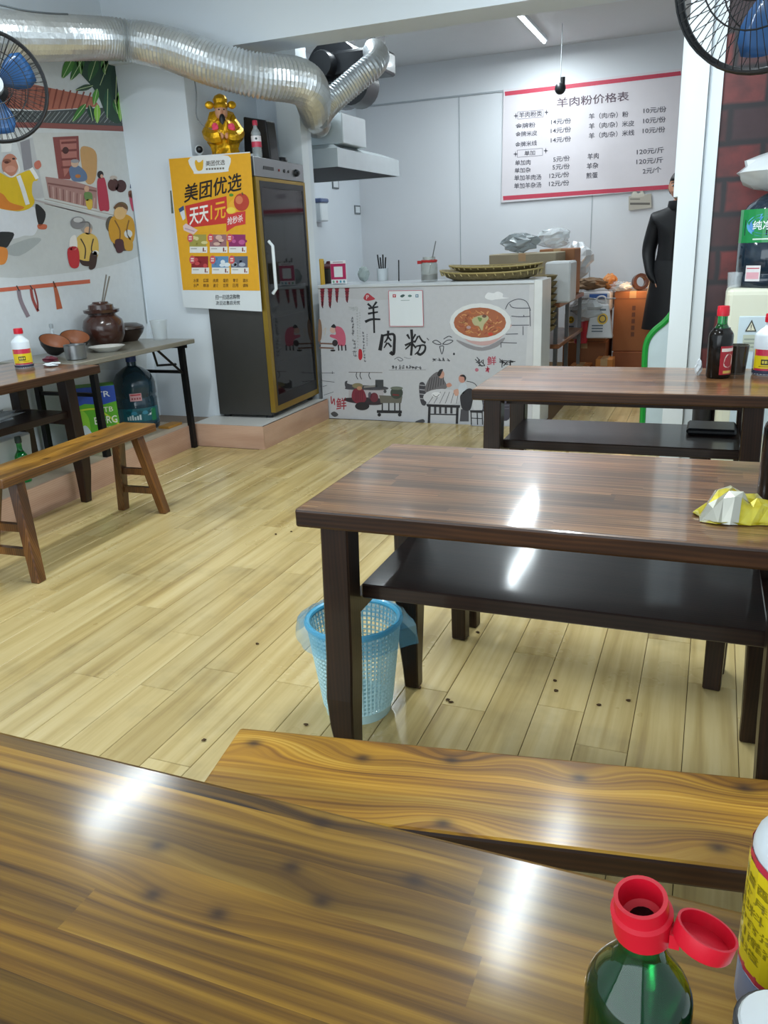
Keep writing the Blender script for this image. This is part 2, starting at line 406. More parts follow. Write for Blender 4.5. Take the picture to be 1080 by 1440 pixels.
# white door post
b = MB().box(-.215, -.11, 4.60, 4.94, 0, 2.40); struct('trim_2', b, TRIMW)
b = MB().box(-.108, -.045, 4.635, 4.94, 0, 2.40); struct('trim_3', b, TRIMW)
b = MB().box(-.243, -.217, 4.74, 4.90, 1.42, 2.22).box(-.233, -.217, 4.70, 4.74, 1.42, 2.22); struct('trim_4', b, TRIMW)
b = MB().box(-.045, XR, 4.66, 4.78, 0, 2.40); wb = struct('wall_partition', b, BRICKP)
# wall seams on the kitchen back wall
b = MB()
zl = aty(515, 148, YB-.005).z
b.box(XL, XR, YB-.012, YB, 2.62, 2.635)
for xx in (-2.55, -1.2): b.box(xx, xx+.008, YB-.004, YB, .1, 2.62)
struct('trim_5', b, pm('seam_strip', '#a7aeb3', .5))
# step along the left wall and round the pillar
def bd(poly, z0, z1, nm='board', par=None, mat=STEP):
    return part(nm, MB().prism(poly, z0, z1), mat, par)
step = struct('baseboard_left', MB().prism([(XL, .8), (-3.05, .8), (-3.22, 4.46), (-2.685, 4.46), (-2.685, 5.43), (XL, 5.43)], 0, .138), pm('step_core', '#8a7a6c', .7))
def vboard(p, q, t, z0, z1, par):
    p, q = Vector((*p, 0)), Vector((*q, 0)); d = (q-p).normalized(); n = Vector((d.y, -d.x, 0)); L = (q-p).length
    m = MB().box(0, L, 0, t, z0, z1); o = part('board', m, STEP, par); o.matrix_world = Matrix.Translation(p) @ Matrix(((d.x, n.x, 0, 0), (d.y, n.y, 0, 0), (0, 0, 1, 0), (0, 0, 0, 1)))
    return o
for (p, q) in [((-3.05, .8), (-3.134, 2.6)), ((-3.134, 2.602), (-3.22, 4.46)), ((-3.22, 4.46), (-2.67, 4.46)), ((-2.685, 4.452), (-2.685, YC-.015))]:
    vboard(p, q, .014, 0, .152, step)
part('ledge_board', MB().prism([(XL, .8), (-3.05, .8), (-3.22, 4.46), (XL, 4.46)], .139, .151), pm('ledge_top', '#b9a893', .5, var=.1), step)
part('ledge_board', MB().prism([(-3.22, 4.462), (-2.674, 4.462), (-2.674, 5.428), (-3.22, 5.428)], .139, .152), pm('pale_ledge', '#c9c8c4', .4, var=.05), step)

# ------------------------------------------------------------------ tables and benches
def leg_mb(sx, sy, h, w=.066):
    m = MB(); rings = []
    for z, ww, o in ((0, .043, .004), (.06, .047, .006), (.16, .060, .010), (.24, .067, .010), (.34, .066, .006), (h, w, 0)):
        c = Vector((sx*o, sy*o, z)); rings.append([c+Vector((a*ww/2, e*ww/2, 0)) for a, e in ((-1, -1), (1, -1), (1, 1), (-1, 1))])
    vs = [p for r in rings for p in r]; n = len(rings); fs = [(3, 2, 1, 0), tuple((n-1)*4+i for i in range(4))]
    for j in range(n-1):
        for i in range(4): fs.append((j*4+i, j*4+(i+1) % 4, (j+1)*4+(i+1) % 4, (j+1)*4+i))
    return m.add(vs, fs)
def dining_table(label, loc, rz, top, L=1.045, Wd=.60, h=.72, ix=.07, iy=.075):
    t = thing('dining_table', label, 'table', loc, rz, 'wooden dining tables with under shelves')
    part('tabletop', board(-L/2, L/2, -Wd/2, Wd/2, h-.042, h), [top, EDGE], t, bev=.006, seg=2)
    for sx in (-1, 1):
        for sy in (-1, 1):
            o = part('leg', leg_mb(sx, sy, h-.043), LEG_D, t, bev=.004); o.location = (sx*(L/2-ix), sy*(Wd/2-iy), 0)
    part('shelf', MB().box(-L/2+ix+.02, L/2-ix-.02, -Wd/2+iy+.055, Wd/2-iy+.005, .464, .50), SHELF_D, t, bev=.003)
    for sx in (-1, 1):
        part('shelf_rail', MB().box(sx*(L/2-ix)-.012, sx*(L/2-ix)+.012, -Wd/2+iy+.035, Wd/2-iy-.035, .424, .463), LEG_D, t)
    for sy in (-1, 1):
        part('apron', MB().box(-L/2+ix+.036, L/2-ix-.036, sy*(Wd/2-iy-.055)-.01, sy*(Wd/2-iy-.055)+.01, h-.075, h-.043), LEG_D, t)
    return t
dining_table('brown dining table in the middle with yellow packets and a basket under it', (-.282, 1.737, 0), radians(.6), T_DARK)
dining_table('dark dining table farthest back, beside the white post', (-.30, 3.197, 0), radians(.4), T_DARK)
near = dining_table('golden brown dining table nearest, cropped by the bottom of the picture', NEAR_AT, NEAR_RZ, T_NEAR)
dining_table('dark brown dining table against the left mural wall under the fan', (-3.245, 2.79, 0), radians(-91), T_DARK, L=1.06, Wd=.62, ix=.115, iy=.14)

def bench(label, loc, rz, top, legm, L=1.0, Wd=.2, h=.45, splx=.07, sply=.055, th=.04, ins=.11, str_z=(.12, .22), edge=None):
    t = thing('bench', label, 'bench', loc, rz, 'wooden benches')
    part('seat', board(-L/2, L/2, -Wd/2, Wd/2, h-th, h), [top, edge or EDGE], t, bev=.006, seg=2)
    def lp(sx, sy, z): k = 1-z/(h-th); return Vector((sx*(L/2-ins+splx*k), sy*(Wd/2-.045+sply*k), z))
    for sx in (-1, 1):
        for sy in (-1, 1):
            q = []
            for z in (0, h-th):
                c = lp(sx, sy, z); w = .027 if z else .024
                q.append([c+Vector((a*w, e*w*.85, 0)) for a, e in ((-1, -1), (1, -1), (1, 1), (-1, 1))])
            part('leg', MB().hexa(*q), legm, t, bev=.004)
        for z in str_z:
            a, c = lp(sx, -1, z), lp(sx, 1, z)
            part('stretcher', MB().box(a.x-.012, a.x+.012, a.y+.01, c.y-.01, z-.016, z+.016), legm, t)
    return t
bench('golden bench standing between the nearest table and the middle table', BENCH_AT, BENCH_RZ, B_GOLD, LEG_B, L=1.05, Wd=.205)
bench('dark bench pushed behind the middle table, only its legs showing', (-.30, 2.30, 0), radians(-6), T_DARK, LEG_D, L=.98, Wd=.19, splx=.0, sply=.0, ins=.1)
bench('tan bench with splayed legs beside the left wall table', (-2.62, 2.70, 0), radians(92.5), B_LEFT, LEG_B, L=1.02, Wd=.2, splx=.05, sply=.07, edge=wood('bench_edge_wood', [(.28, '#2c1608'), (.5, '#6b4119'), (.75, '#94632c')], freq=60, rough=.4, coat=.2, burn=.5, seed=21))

# folding table in the corner
ft = thing('folding_table', 'grey topped folding table with black steel legs against the mural', 'table', (-3.40, 3.89, 0))
part('tabletop', MB().box(-3.665, -3.115, 3.34, 4.44, .692, .72), pm('grey_laminate', '#7f7b6e', .3, var=.15, vs=4, coat=.3), ft, world=True, bev=.004)
BLKM = pm('black_steel', '#141416', .4, metal=.3)
for y in (3.56, 4.40):
    fr = part('leg_frame', MB().box(-3.62, -3.16, y-.012, y+.012, .665, .69).box(-3.60, -3.18, y-.01, y+.01, .50, .52), BLKM, ft, world=True)
    for x in (-3.62, -3.20):
        m = MB().hexa([(x+.04*(1 if x > -3.4 else 0)-.017+(-.03), y-.017, .0), (x-.03+.04*(1 if x > -3.4 else 0)+.017, y-.017, 0), (x-.03+.04*(1 if x > -3.4 else 0)+.017, y+.017, 0), (x-.03+.04*(1 if x > -3.4 else 0)-.017, y+.017, 0)] if x > -3.4 else
                      [(x-.017, y-.017, .152), (x+.017, y-.017, .152), (x+.017, y+.017, .152), (x-.017, y+.017, .152)],
                      [(x-.017, y-.017, .692), (x+.017, y-.017, .692), (x+.017, y+.017, .692), (x-.017, y+.017, .692)])
        part('leg', m, BLKM, ft, world=True)
part('brace', MB().tube([(-3.2, 4.39, .50), (-3.2, 4.15, .685)], .008).tube([(-3.25, 4.39, .56), (-3.25, 4.2, .58), (-3.25, 4.17, .685)], .008), BLKM, ft, world=True)

# ------------------------------------------------------------------ printed mural on the left wall
mu = Print(lambda x, y: atx(x, y, XL), (1, 0, 0))
mu.poly([(-130, 40), (166, 82), (206, 455), (206, 520), (-130, 520)], '#d4dade', 0)
mu.frame(0, 160, 4.5)
mu.blob([(-100, 560), (240, 545), (640, 640), (860, 700), (880, 900), (400, 1010), (-100, 1000)], '#c3c8c9', 1)
mu.poly([(200, 120), (795, 118), (850, 690), (560, 620), (285, 535), (215, 520)], '#ced1d1', 1)
mu.stroke([(215, 545), (560, 640), (850, 720)], 10, '#b6aeb0', 2, False)
for i, y in enumerate((560, 590)): mu.stroke([(280, y-20), (840, y+110)], 5, '#a7a09a', 2, False)
mu.poly([(100, 170), (205, 150), (280, 530), (215, 540)], '#bfc2c6', 2)
mu.poly([(125, 180), (185, 160), (205, 340), (150, 360)], '#8f8f97', 3)
mu.frame(0, 0, 4)
mu.poly([(-80, 440), (140, 465), (520, 545), (560, 600), (235, 622), (-80, 600)], '#b7705e', 2)
for i in range(16): mu.stroke([(-60+38*i, 460+4*i), (-66+36*i, 600+1*i)], 9, '#8d4b40', 3, False)
mu.poly([(-80, 622), (235, 625), (690, 600), (706, 712), (230, 690), (-80, 690)], '#4a5153', 2)
for i in range(30): mu.stroke([(-40+25*i, 690), (10+25*i, 628)], 5, '#9aa0a2' if i % 2 else '#6f7678', 3, False)
mu.stroke([(-80, 700), (230, 705), (706, 725)], 30, '#8d5551', 4, False)
mu.stroke([(140, 370), (250, 318)], 22, '#8b9392', 3, False)
rl = random.Random(4)
mu.blob([(400, 318), (660, 318), (690, 660), (610, 670), (540, 520), (440, 400)], '#2f4c3d', 4)
LEAF = [(410, 320, 348, 442, 60, '#4f8c3c'), (470, 320, 395, 452, 55, '#3b7038'), (540, 330, 500, 455, 60, '#35633a'), (620, 320, 560, 480, 55, '#27463a'), (655, 330, 648, 600, 60, '#223f36'), (520, 482, 420, 508, 34, '#39533d'), (545, 500, 525, 592, 36, '#5a9f3f'),
        (480, 585, 405, 685, 40, '#3f8038'), (545, 588, 545, 694, 38, '#93cf4f'), (668, 510, 676, 684, 40, '#86c64c'), (604, 500, 600, 665, 42, '#2c5a44'), (500, 590, 520, 680, 36, '#1f4a38'), (580, 330, 590, 420, 40, '#5b8f4a'), (440, 330, 455, 420, 36, '#5d9a44'), (640, 560, 660, 640, 30, '#3c7a3a')]
for x0, y0, x1, y1, w, c in LEAF:
    dx, dy = x1-x0, y1-y0; h = math.hypot(dx, dy); nx, ny = -dy/h*w/2, dx/h*w/2
    mu.blob([(x0, y0), (x0+dx*.4+nx, y0+dy*.4+ny), (x1, y1), (x0+dx*.4-nx, y0+dy*.4-ny)], c, 5)
    mu.stroke([(x0, y0), (x1, y1)], 3, '#d3e6b0', 6, False)
mu.frame(0, 160, 4.5)
# cook in a yellow jacket
mu.blob([(-120, 600), (0, 590), (110, 620), (215, 590), (242, 690), (215, 765), (150, 772), (90, 790), (-60, 800), (-140, 700)], '#dbe0e8', 3)
mu.blob([(20, 860), (180, 790), (260, 800), (120, 900)], '#aab1b3', 2)
mu.blob([(222, 572), (284, 620), (276, 685), (242, 705)], '#23272b', 4); mu.blob([(238, 700), (292, 702), (288, 730), (242, 728)], '#c66a4c', 4)
mu.blob([(-60, 760), (82, 752), (60, 820), (30, 850), (-50, 850)], '#24292d', 4); mu.blob([(-40, 850), (36, 850), (46, 905), (22, 952), (-40, 945)], '#dd8a3e', 5)
mu.blob([(-110, 420), (-20, 370), (60, 405), (120, 380), (195, 358), (236, 418), (206, 432), (200, 500), (216, 560), (178, 602), (100, 616), (-20, 596), (-110, 560)], '#e7c324', 5)
mu.blob([(-110, 520), (0, 500), (60, 560), (150, 590), (100, 612), (-20, 592)], '#dd8430', 6)
mu.stroke([(112, 392), (140, 470), (172, 575)], 28, '#e9edf0', 7)
mu.stroke([(192, 345), (215, 380), (232, 412)], 24, '#f0f2f4', 7); mu.blob([(215, 310), (245, 295), (258, 330), (235, 352), (216, 340)], '#c87564', 7)
mu.ell(60, 325, 52, 72, '#c78873', 7); mu.ell(40, 300, 26, 14, '#8d5a4a', 8); mu.ell(38, 308, 14, 8, '#5a2f28', 9); mu.ell(82, 285, 10, 6, '#3a2a26', 9); mu.ell(62, 350, 34, 22, '#d79b88', 8)
mu.poly([(5, 245), (0, 130), (75, 135), (68, 240)], '#e8ecee', 6); mu.stroke([(100, 290), (118, 360), (70, 400), (20, 370)], 9, '#f2f2f2', 8)
# back shop
mu.poly([(332, 148), (495, 140), (502, 300), (440, 415), (368, 412)], '#8a4b49', 3); mu.poly([(375, 165), (480, 158), (485, 290), (405, 400)], '#b0736b', 4)
for y in (185, 235, 290, 340): mu.stroke([(385, y), (482, y-6)], 14, '#7a3f3e', 5, False)
mu.ell(412, 232, 20, 22, '#4a2a2a', 6)
mu.poly([(285, 398), (440, 420), (610, 470), (612, 602), (310, 532)], '#a8827e', 4)
for i in range(14): mu.stroke([(310+22*i, 455+6*i), (316+21*i, 530+5*i)], 8, '#c0a09a' if i % 2 else '#8a605e', 5, False)
mu.stroke([(300, 440), (610, 490)], 10, '#7e5452', 5, False)
mu.blob([(505, 230), (560, 210), (610, 260), (600, 420), (540, 430)], '#c49a66', 4)
mu.blob([(435, 345), (485, 325), (540, 370), (545, 420), (490, 430), (450, 415)], '#62789a', 6); mu.ell(470, 315, 24, 24, '#cfb09a', 7); mu.ell(470, 300, 26, 12, '#9a9aa0', 8); mu.ell(490, 395, 18, 12, '#b9763f', 7)
mu.blob([(612, 430), (640, 405), (665, 425), (690, 600), (655, 612), (625, 600)], '#b2354c', 6); mu.ell(632, 385, 20, 24, '#2a2226', 7); mu.ell(640, 395, 9, 12, '#d8ac98', 8)
mu.blob([(530, 500), (575, 500), (580, 545), (540, 548)], '#64854e', 6); mu.blob([(540, 548), (580, 545), (578, 600), (552, 600)], '#d6b64a', 6); mu.ell(545, 475, 16, 20, '#cfa58c', 7)
mu.ell(715, 450, 36, 40, '#54302c', 5); mu.ell(762, 458, 36, 40, '#4a2826', 5); mu.ell(716, 405, 24, 14, '#c3b6ac', 5)
mu.blob([(815, 520), (840, 505), (858, 600), (835, 612)], '#bf4360', 5); mu.poly([(820, 470), (830, 395), (842, 475)], '#34456a', 5); mu.blob([(812, 490), (845, 490), (848, 525), (815, 530)], '#7a4a35', 5)
# two pairs of round figures
def figure(x, y, s, body, hat, low, extra):
    mu.ell(x, y-150*s, 45*s, 42*s, hat, 6); mu.ell(x+10*s, y-130*s, 28*s, 30*s, '#d9b08c', 7)
    mu.blob([(x-70*s, y-80*s), (x, y-115*s), (x+75*s, y-80*s), (x+90*s, y+20*s), (x+60*s, y+90*s), (x-50*s, y+85*s), (x-85*s, y+10*s)], body, 7)
    mu.blob([(x-50*s, y+75*s), (x+55*s, y+80*s), (x+40*s, y+130*s), (x-30*s, y+128*s)], low, 6)
    mu.stroke([(x-45*s, y-70*s), (x-10*s, y), (x-15*s, y+80*s)], 9*s, extra, 8); mu.stroke([(x+50*s, y-70*s), (x+35*s, y+10*s), (x+60*s, y+60*s)], 9*s, extra, 8)
figure(545, 850, .85, '#d8b65c', '#9a9896', '#3b2a28', '#3a332e'); mu.ell(490, 690, 48, 40, '#85868a', 8); mu.ell(490, 672, 30, 16, '#c6c8ca', 9); mu.blob([(440, 790), (475, 770), (485, 850), (440, 860)], '#e2e0dc', 8); mu.blob([(425, 855), (490, 850), (495, 965), (440, 965)], '#bb2c36', 8)
mu.stroke([(500, 690), (560, 690), (560, 760)], 8, '#6a6a6c', 9); mu.blob([(570, 880), (610, 880), (600, 970), (560, 980)], '#3a2723', 9); mu.ell(600, 880, 20, 16, '#e4e4e2', 9)
figure(765, 740, .95, '#cf9826', '#6d5a3a', '#4a3a2c', '#8a5f1e'); mu.ell(700, 700, 34, 52, '#5a564e', 6); mu.ell(808, 760, 26, 26, '#d5d6d2', 8); mu.ell(755, 630, 38, 40, '#ddb478', 8); mu.stroke([(720, 600), (750, 570), (800, 600)], 16, '#6d4a2a', 9); mu.blob([(725, 800), (775, 800), (775, 870), (735, 875)], '#4a2328', 9); mu.blob([(785, 800), (830, 790), (835, 860), (790, 860)], '#c9962f', 8)
# red pole with hanging food
mu.frame(0, 360, 3.6)
mu.stroke([(-160, 195), (0, 172), (455, 128)], 20, '#c8674d', 3, False)
for a, w, c in (([(92, 170), (105, 230), (142, 308)], 20, '#8d7f88'), ([(155, 165), (165, 220), (192, 280)], 14, '#9c4842'), ([(172, 165), (188, 230), (190, 275)], 8, '#8a3a36'), ([(272, 140), (285, 190), (300, 268)], (12, 30), '#b5603f')): mu.stroke(a, w, c, 4)
for a in ((82, 150, 96, 178), (150, 148, 164, 170), (268, 128, 280, 160)): mu.stroke([a[:2], a[2:]], 6, '#3f3a3a', 4, False)
mu.frame(0, 0, 1); mu.stroke([(168, 95), (185, 270), (206, 455)], 1.2, '#9aa3a8', 7)
mu.put('mural_print', wall_left)

# ------------------------------------------------------------------ price board on the back wall
def quad(P): return [tuple(p) for p in P]
YW = YB-.02
q = [aty(x, y, YW) for x, y in ((708, 126), (960, 96), (949, 265), (705, 285))]
pb = thing('price_board', 'white price board with red stripes and Chinese price list on the kitchen back wall', 'sign', tuple(q[3]))
m = MB().hexa([p for p in q], [p+Vector((0, .012, 0)) for p in q]); part('banner_sheet', m, pm('banner_vinyl', '#d8d2d6', .45, var=.02), pb, world=True)
pr = Print(lambda x, y: aty(x, y, YW), (0, -1, 0), 700, 90, 4)
pr.stroke([(40, 168), (1030, 52)], 24, '#c63f56', 1, False); pr.stroke([(30, 755), (980, 690)], 24, '#c63f56', 1, False)
GC = '#4d4a55'
pr.text('羊肉粉价格表', 332, 247, 738, 207, 54, '#5d4a55', 2)
for t, a, b, c, d, h in [('金牌粉', 100, 365, 212, 357, 30), ('金牌米皮', 100, 412, 222, 402, 30), ('金牌米线', 98, 470, 220, 458, 30), ('14元/份', 300, 342, 412, 335, 32), ('14元/份', 298, 392, 412, 383, 32), ('14元/份', 298, 445, 412, 436, 32),
    ('羊（肉/杂）粉', 512, 312, 735, 299, 34), ('羊（肉/杂）米皮', 512, 367, 768, 350, 34), ('羊（肉/杂）米线', 512, 422, 768, 402, 34), ('10元/份', 820, 280, 948, 270, 34), ('10元/份', 818, 337, 945, 328, 34), ('10元/份', 815, 393, 942, 384, 34),
    ('单加肉', 98, 572, 185, 567, 30), ('单加杂', 95, 615, 185, 610, 30), ('单加羊肉汤', 93, 657, 245, 652, 32), ('单加羊杂汤', 92, 702, 245, 695, 32), ('5元/份', 312, 553, 405, 545, 32), ('5元/份', 308, 597, 405, 590, 32), ('12元/份', 290, 645, 402, 636, 32), ('12元/份', 288, 690, 402, 683, 32),
    ('羊肉', 505, 538, 568, 532, 34), ('羊杂', 500, 592, 565, 586, 34), ('煎蛋', 498, 646, 562, 641, 34), ('120元/斤', 782, 512, 935, 500, 34), ('120元/斤', 780, 567, 930, 556, 34), ('2元/个', 815, 620, 920, 610, 34), ('羊肉粉类', 120, 304, 250, 293, 32), ('单加', 150, 517, 210, 512, 28)]:
    pr.text(t, a, b, c, d, h, GC, 2)
for (x0, y0, x1, y1) in ((112, 310, 256, 298), (110, 525, 252, 514)):
    for a, b in (((x0, y0), (x1, y1)), ((x0, y0-40), (x1, y1-40)), ((x0, y0), (x0, y0-40)), ((x1, y1), (x1, y1-40))): pr.stroke([a, b], 3, '#8d8790', 1, False)
    for cx, cy in ((x0-10, y0-18), (x1+18, y1-26)): pr.poly([(cx-14, cy), (cx-3, cy-4), (cx, cy-18), (cx+3, cy-4), (cx+14, cy), (cx+3, cy+4), (cx, cy+18), (cx-3, cy+4)], '#45424c', 1)
pr.put('lettering', pb)

# small notice under the board
q = [aty(x, y, YW) for x, y in ((884, 276), (916, 272), (916, 292), (884, 296))]
nt = solo('wall_notice', MB().hexa(q, [p+Vector((0, .006, 0)) for p in q]), pm('beige_paper', '#b9b3a6', .7), 'small beige notice taped to the back wall under the price board', 'notice', loc=tuple(q[3]))
pn = Print(lambda x, y: aty(x, y, YW), (0, -1, 0)); pn.rect(886, 285, 914, 288, '#6a665f', 1); pn.rect(886, 279, 900, 281, '#8a867c', 1); pn.blob([(888, 277), (892, 268), (898, 272), (903, 268), (906, 276)], '#cfcabc', 1)
pn.put('lettering', nt)

# ------------------------------------------------------------------ counter with printed front
YCF = YC-.01
cl, ct = -2.70, .985
ctr = thing('serving_counter', 'serving counter with ink style printed front of goat noodle art', 'counter', (-1.85, YC+.3, 0))
part('body', MB().box(cl, -1.075, YC, YC+.04, .0, ct-.02).box(cl, cl+.03, YC+.04, YC+.40, 0, ct-.02).box(cl+.03, -1.11, YC+.04, YC+.40, .42, .45), pm('counter_board', '#c6c6c8', .5), ctr, world=True)
part('side_panel', MB().box(-1.11, -1.055, YC-.012, YC+.30, 0, ct), pm('counter_side', '#d5d7d6', .45), ctr, world=True, bev=.003)
part('counter_top', MB().box(cl, -1.11, YC-.012, YC+.43, ct-.022, ct), pm('counter_top', '#c3c8cc', .3, coat=.3), ctr, world=True, bev=.003)
cp = Print(lambda x, y: aty(x, y, YC), (0, -1, 0))
cp.poly([(448, 405), (745, 396), (735, 603), (455, 586)], '#bfc0c4', 0)
cp.frame(440, 380, 6.545)
rs = random.Random(11)
def scrib(x0, y0, x1, y1, n, s, col, w=3, L=2):     # lettering too small to read in the photograph
    for i in range(n):
        t = (i+.5)/n; cx, cy = x0+(x1-x0)*t, y0+(y1-y0)*t
        for k in range(5):
            a = rs.choice((0, .1, 1.5, 1.6, .8, 2.3)); l = s*(.25+.25*rs.random()); ox, oy = (rs.random()-.5)*s*.6, (rs.random()-.5)*s*.7
            cp.stroke([(cx+ox-cos(a)*l, cy+oy-sin(a)*l), (cx+ox+cos(a)*l, cy+oy+sin(a)*l)], w, col, L, False)
cp.blob([(60, 160), (330, 150), (480, 180), (600, 150), (980, 160), (900, 260), (300, 260)], '#b9b9bc', 1)
for x, y1, w in ((88, 350, 40), (158, 350, 44), (222, 298, 38), (315, 298, 42)):
    n = int((y1-145)/24)
    for i in range(n):
        yy = 150+i*24; ww = w*(1-.6*i/n)
        cp.blob([(x-ww*.6, yy-10), (x, yy-4), (x+ww*.6, yy-12), (x+ww*.35, yy+16), (x, yy+24), (x-ww*.35, yy+15)], '#8a2434' if i % 2 else '#6f1a2a', 2)
    cp.stroke([(x, y1-60), (x+4, y1)], 8, '#3a2228', 2, False)
for s in ([(505, 308), (540, 338)], [(588, 290), (556, 334)], [(512, 352), (602, 336)], [(508, 400), (600, 384)]): cp.stroke(s, (20, 14), '#17171c', 3, False)
cp.stroke([(482, 475), (540, 452), (622, 452)], (26, 16), '#17171c', 3); cp.stroke([(556, 330), (562, 450), (566, 578)], (18, 16), '#17171c', 3)
for s, w in (([(642, 590), (632, 660), (618, 738)], (28, 34)), ([(640, 604), (700, 590), (748, 596), (750, 680), (742, 770), (712, 752)], (18, 32)), ([(694, 556), (690, 620), (660, 668)], (24, 12)), ([(690, 610), (722, 650)], (18, 14)), ([(686, 665), (655, 716)], (18, 10)), ([(692, 668), (724, 706)], (16, 18))): cp.stroke(s, w, '#17171c', 3)
for s, w in (([(908, 545), (914, 660), (904, 785)], (26, 20)), ([(848, 692), (900, 668), (948, 650)], (20, 14)), ([(868, 590), (892, 632)], (22, 14)), ([(945, 588), (920, 636)], (18, 12)), ([(902, 680), (852, 728)], (18, 12)), ([(918, 676), (950, 716)], (16, 18)), ([(968, 606), (938, 668)], (18, 10)), ([(976, 600), (1006, 650), (1038, 668)], (14, 22)), ([(950, 700), (1028, 690), (1030, 740), (990, 776), (960, 758)], (14, 26)), ([(990, 694), (976, 740), (938, 776)], (18, 10))): cp.stroke(s, w, '#17171c', 3)
cp.blob([(468, 250), (500, 210), (545, 240), (572, 266), (510, 282), (475, 272)], '#ad3440', 2); cp.text('P', 492, 268, 516, 264, 38, '#d9c9c9', 3)
scrib(362, 430, 372, 600, 6, 26, '#3a3a42'); scrib(378, 630, 388, 800, 5, 30, '#3a3a42'); scrib(408, 360, 414, 720, 14, 16, '#9aa09e', 2); scrib(432, 380, 434, 620, 10, 14, '#a5aaa8', 2); scrib(462, 560, 478, 850, 10, 20, '#55555c', 3); scrib(500, 580, 500, 700, 6, 14, '#85858a', 2); scrib(335, 350, 420, 350, 3, 40, '#a9aeac', 3)
cp.blob([(422, 735), (436, 724), (452, 740), (456, 800), (438, 828), (420, 805)], '#b9222f', 2)
cp.blob([(205, 520), (265, 530), (300, 600), (296, 690), (238, 690), (222, 640), (160, 612), (168, 590), (212, 590)], '#c65f76', 3); cp.ell(185, 550, 28, 30, '#d3ae9f', 3); cp.blob([(168, 520), (195, 495), (215, 525), (190, 530)], '#29292e', 4)
for x in (235, 265, 300): cp.stroke([(x, 685), (x+4, 740)], 12, '#2b2429', 3, False)
for y in (672, 712): cp.stroke([(60, y), (195, y+6)], 14, '#7d5c4e', 3, False)
cp.ell(205, 670, 26, 30, '#382d31', 4); cp.ell(185, 738, 24, 9, '#2f2a2c', 4); cp.blob([(55, 460), (75, 470), (85, 560), (75, 640), (50, 650)], '#8a6a55', 3); cp.stroke([(95, 560), (120, 530), (110, 600)], 5, '#c9b9a0', 3)
for a in ([(75, 945), (200, 945)], [(75, 780), (75, 950)], [(180, 930), (180, 955)], [(70, 1015), (200, 1030)], [(100, 1150), (190, 1120)], [(60, 1080), (130, 1060)]): cp.stroke(a, 4, '#4d4d55', 2, False)
cp.stroke([(330, 938), (640, 942)], 5, '#6a5c55', 2, False)
for x in (405, 440, 522): cp.stroke([(x, 940), (x-6, 970), (x+10, 1004)], 7, '#4a4a4d', 2)
cp.stroke([(750, 820), (790, 800), (830, 825), (800, 835), (780, 815)], 5, '#4a4a52', 2); cp.stroke([(840, 800), (880, 812), (905, 810)], 4, '#77777e', 2); scrib(720, 890, 1000, 895, 9, 32, '#2b2b33', 4); cp.stroke([(700, 918), (1040, 916)], 3, '#77777c', 2, False)
# stove scene
cp.blob([(295, 1030), (320, 1018), (345, 1050), (660, 1070), (655, 1102), (330, 1098), (300, 1075)], '#4a494e', 2); cp.rect(575, 1008, 650, 1085, '#3e4144', 3); cp.stroke([(470, 1075), (600, 1062)], 16, '#8a8781', 3, False)
cp.rect(330, 1098, 650, 1180, '#b3adb1', 2); cp.blob([(310, 1175), (600, 1175), (640, 1230), (520, 1240), (320, 1210)], '#352b31', 2)
cp.blob([(370, 1105), (420, 1085), (470, 1105), (492, 1190), (430, 1235), (362, 1185)], '#7c2b3a', 4); cp.ell(412, 1062, 50, 24, '#857b5c', 4); cp.ell(430, 1085, 24, 18, '#b98a6a', 5)
for i in range(4): cp.stroke([(400+18*i, 1110), (398+20*i, 1200)], 4, '#55202c', 5, False)
cp.ell(455, 1250, 66, 38, '#29272b', 5); cp.ell(565, 1170, 38, 44, '#6c2a38', 4); cp.ell(525, 1150, 16, 30, '#57505a', 4)
cp.poly([(610, 1150), (825, 1160), (815, 1222), (625, 1222)], '#6b675d', 3); cp.ell(772, 1128, 58, 56, '#3d453d', 4); cp.ell(772, 1085, 58, 16, '#6d7466', 5); cp.stroke([(735, 1145), (795, 1150)], 16, '#6f2e30', 5, False)
for x in (640, 700, 755, 800): cp.stroke([(x, 1220), (x, 1300)], 12, '#2c2b2f', 3, False)
cp.stroke([(590, 1300), (820, 1304)], 26, '#242428', 4, False); cp.ell(612, 1330, 16, 16, '#242428', 4); cp.ell(800, 1330, 16, 16, '#242428', 4); cp.ell(665, 1115, 14, 16, '#4a4a4e', 4)
cp.text('鲜', 215, 1288, 310, 1280, 112, '#a22e3c', 2); cp.stroke([(168, 1160), (175, 1230), (195, 1180), (200, 1240)], 9, '#a22e3c', 2)
cp.blob([(165, 1320), (200, 1300), (235, 1330), (200, 1350)], '#4d4d4f', 1); cp.blob([(940, 1395), (1010, 1370), (1030, 1395), (980, 1410)], '#4d4d4f', 1)
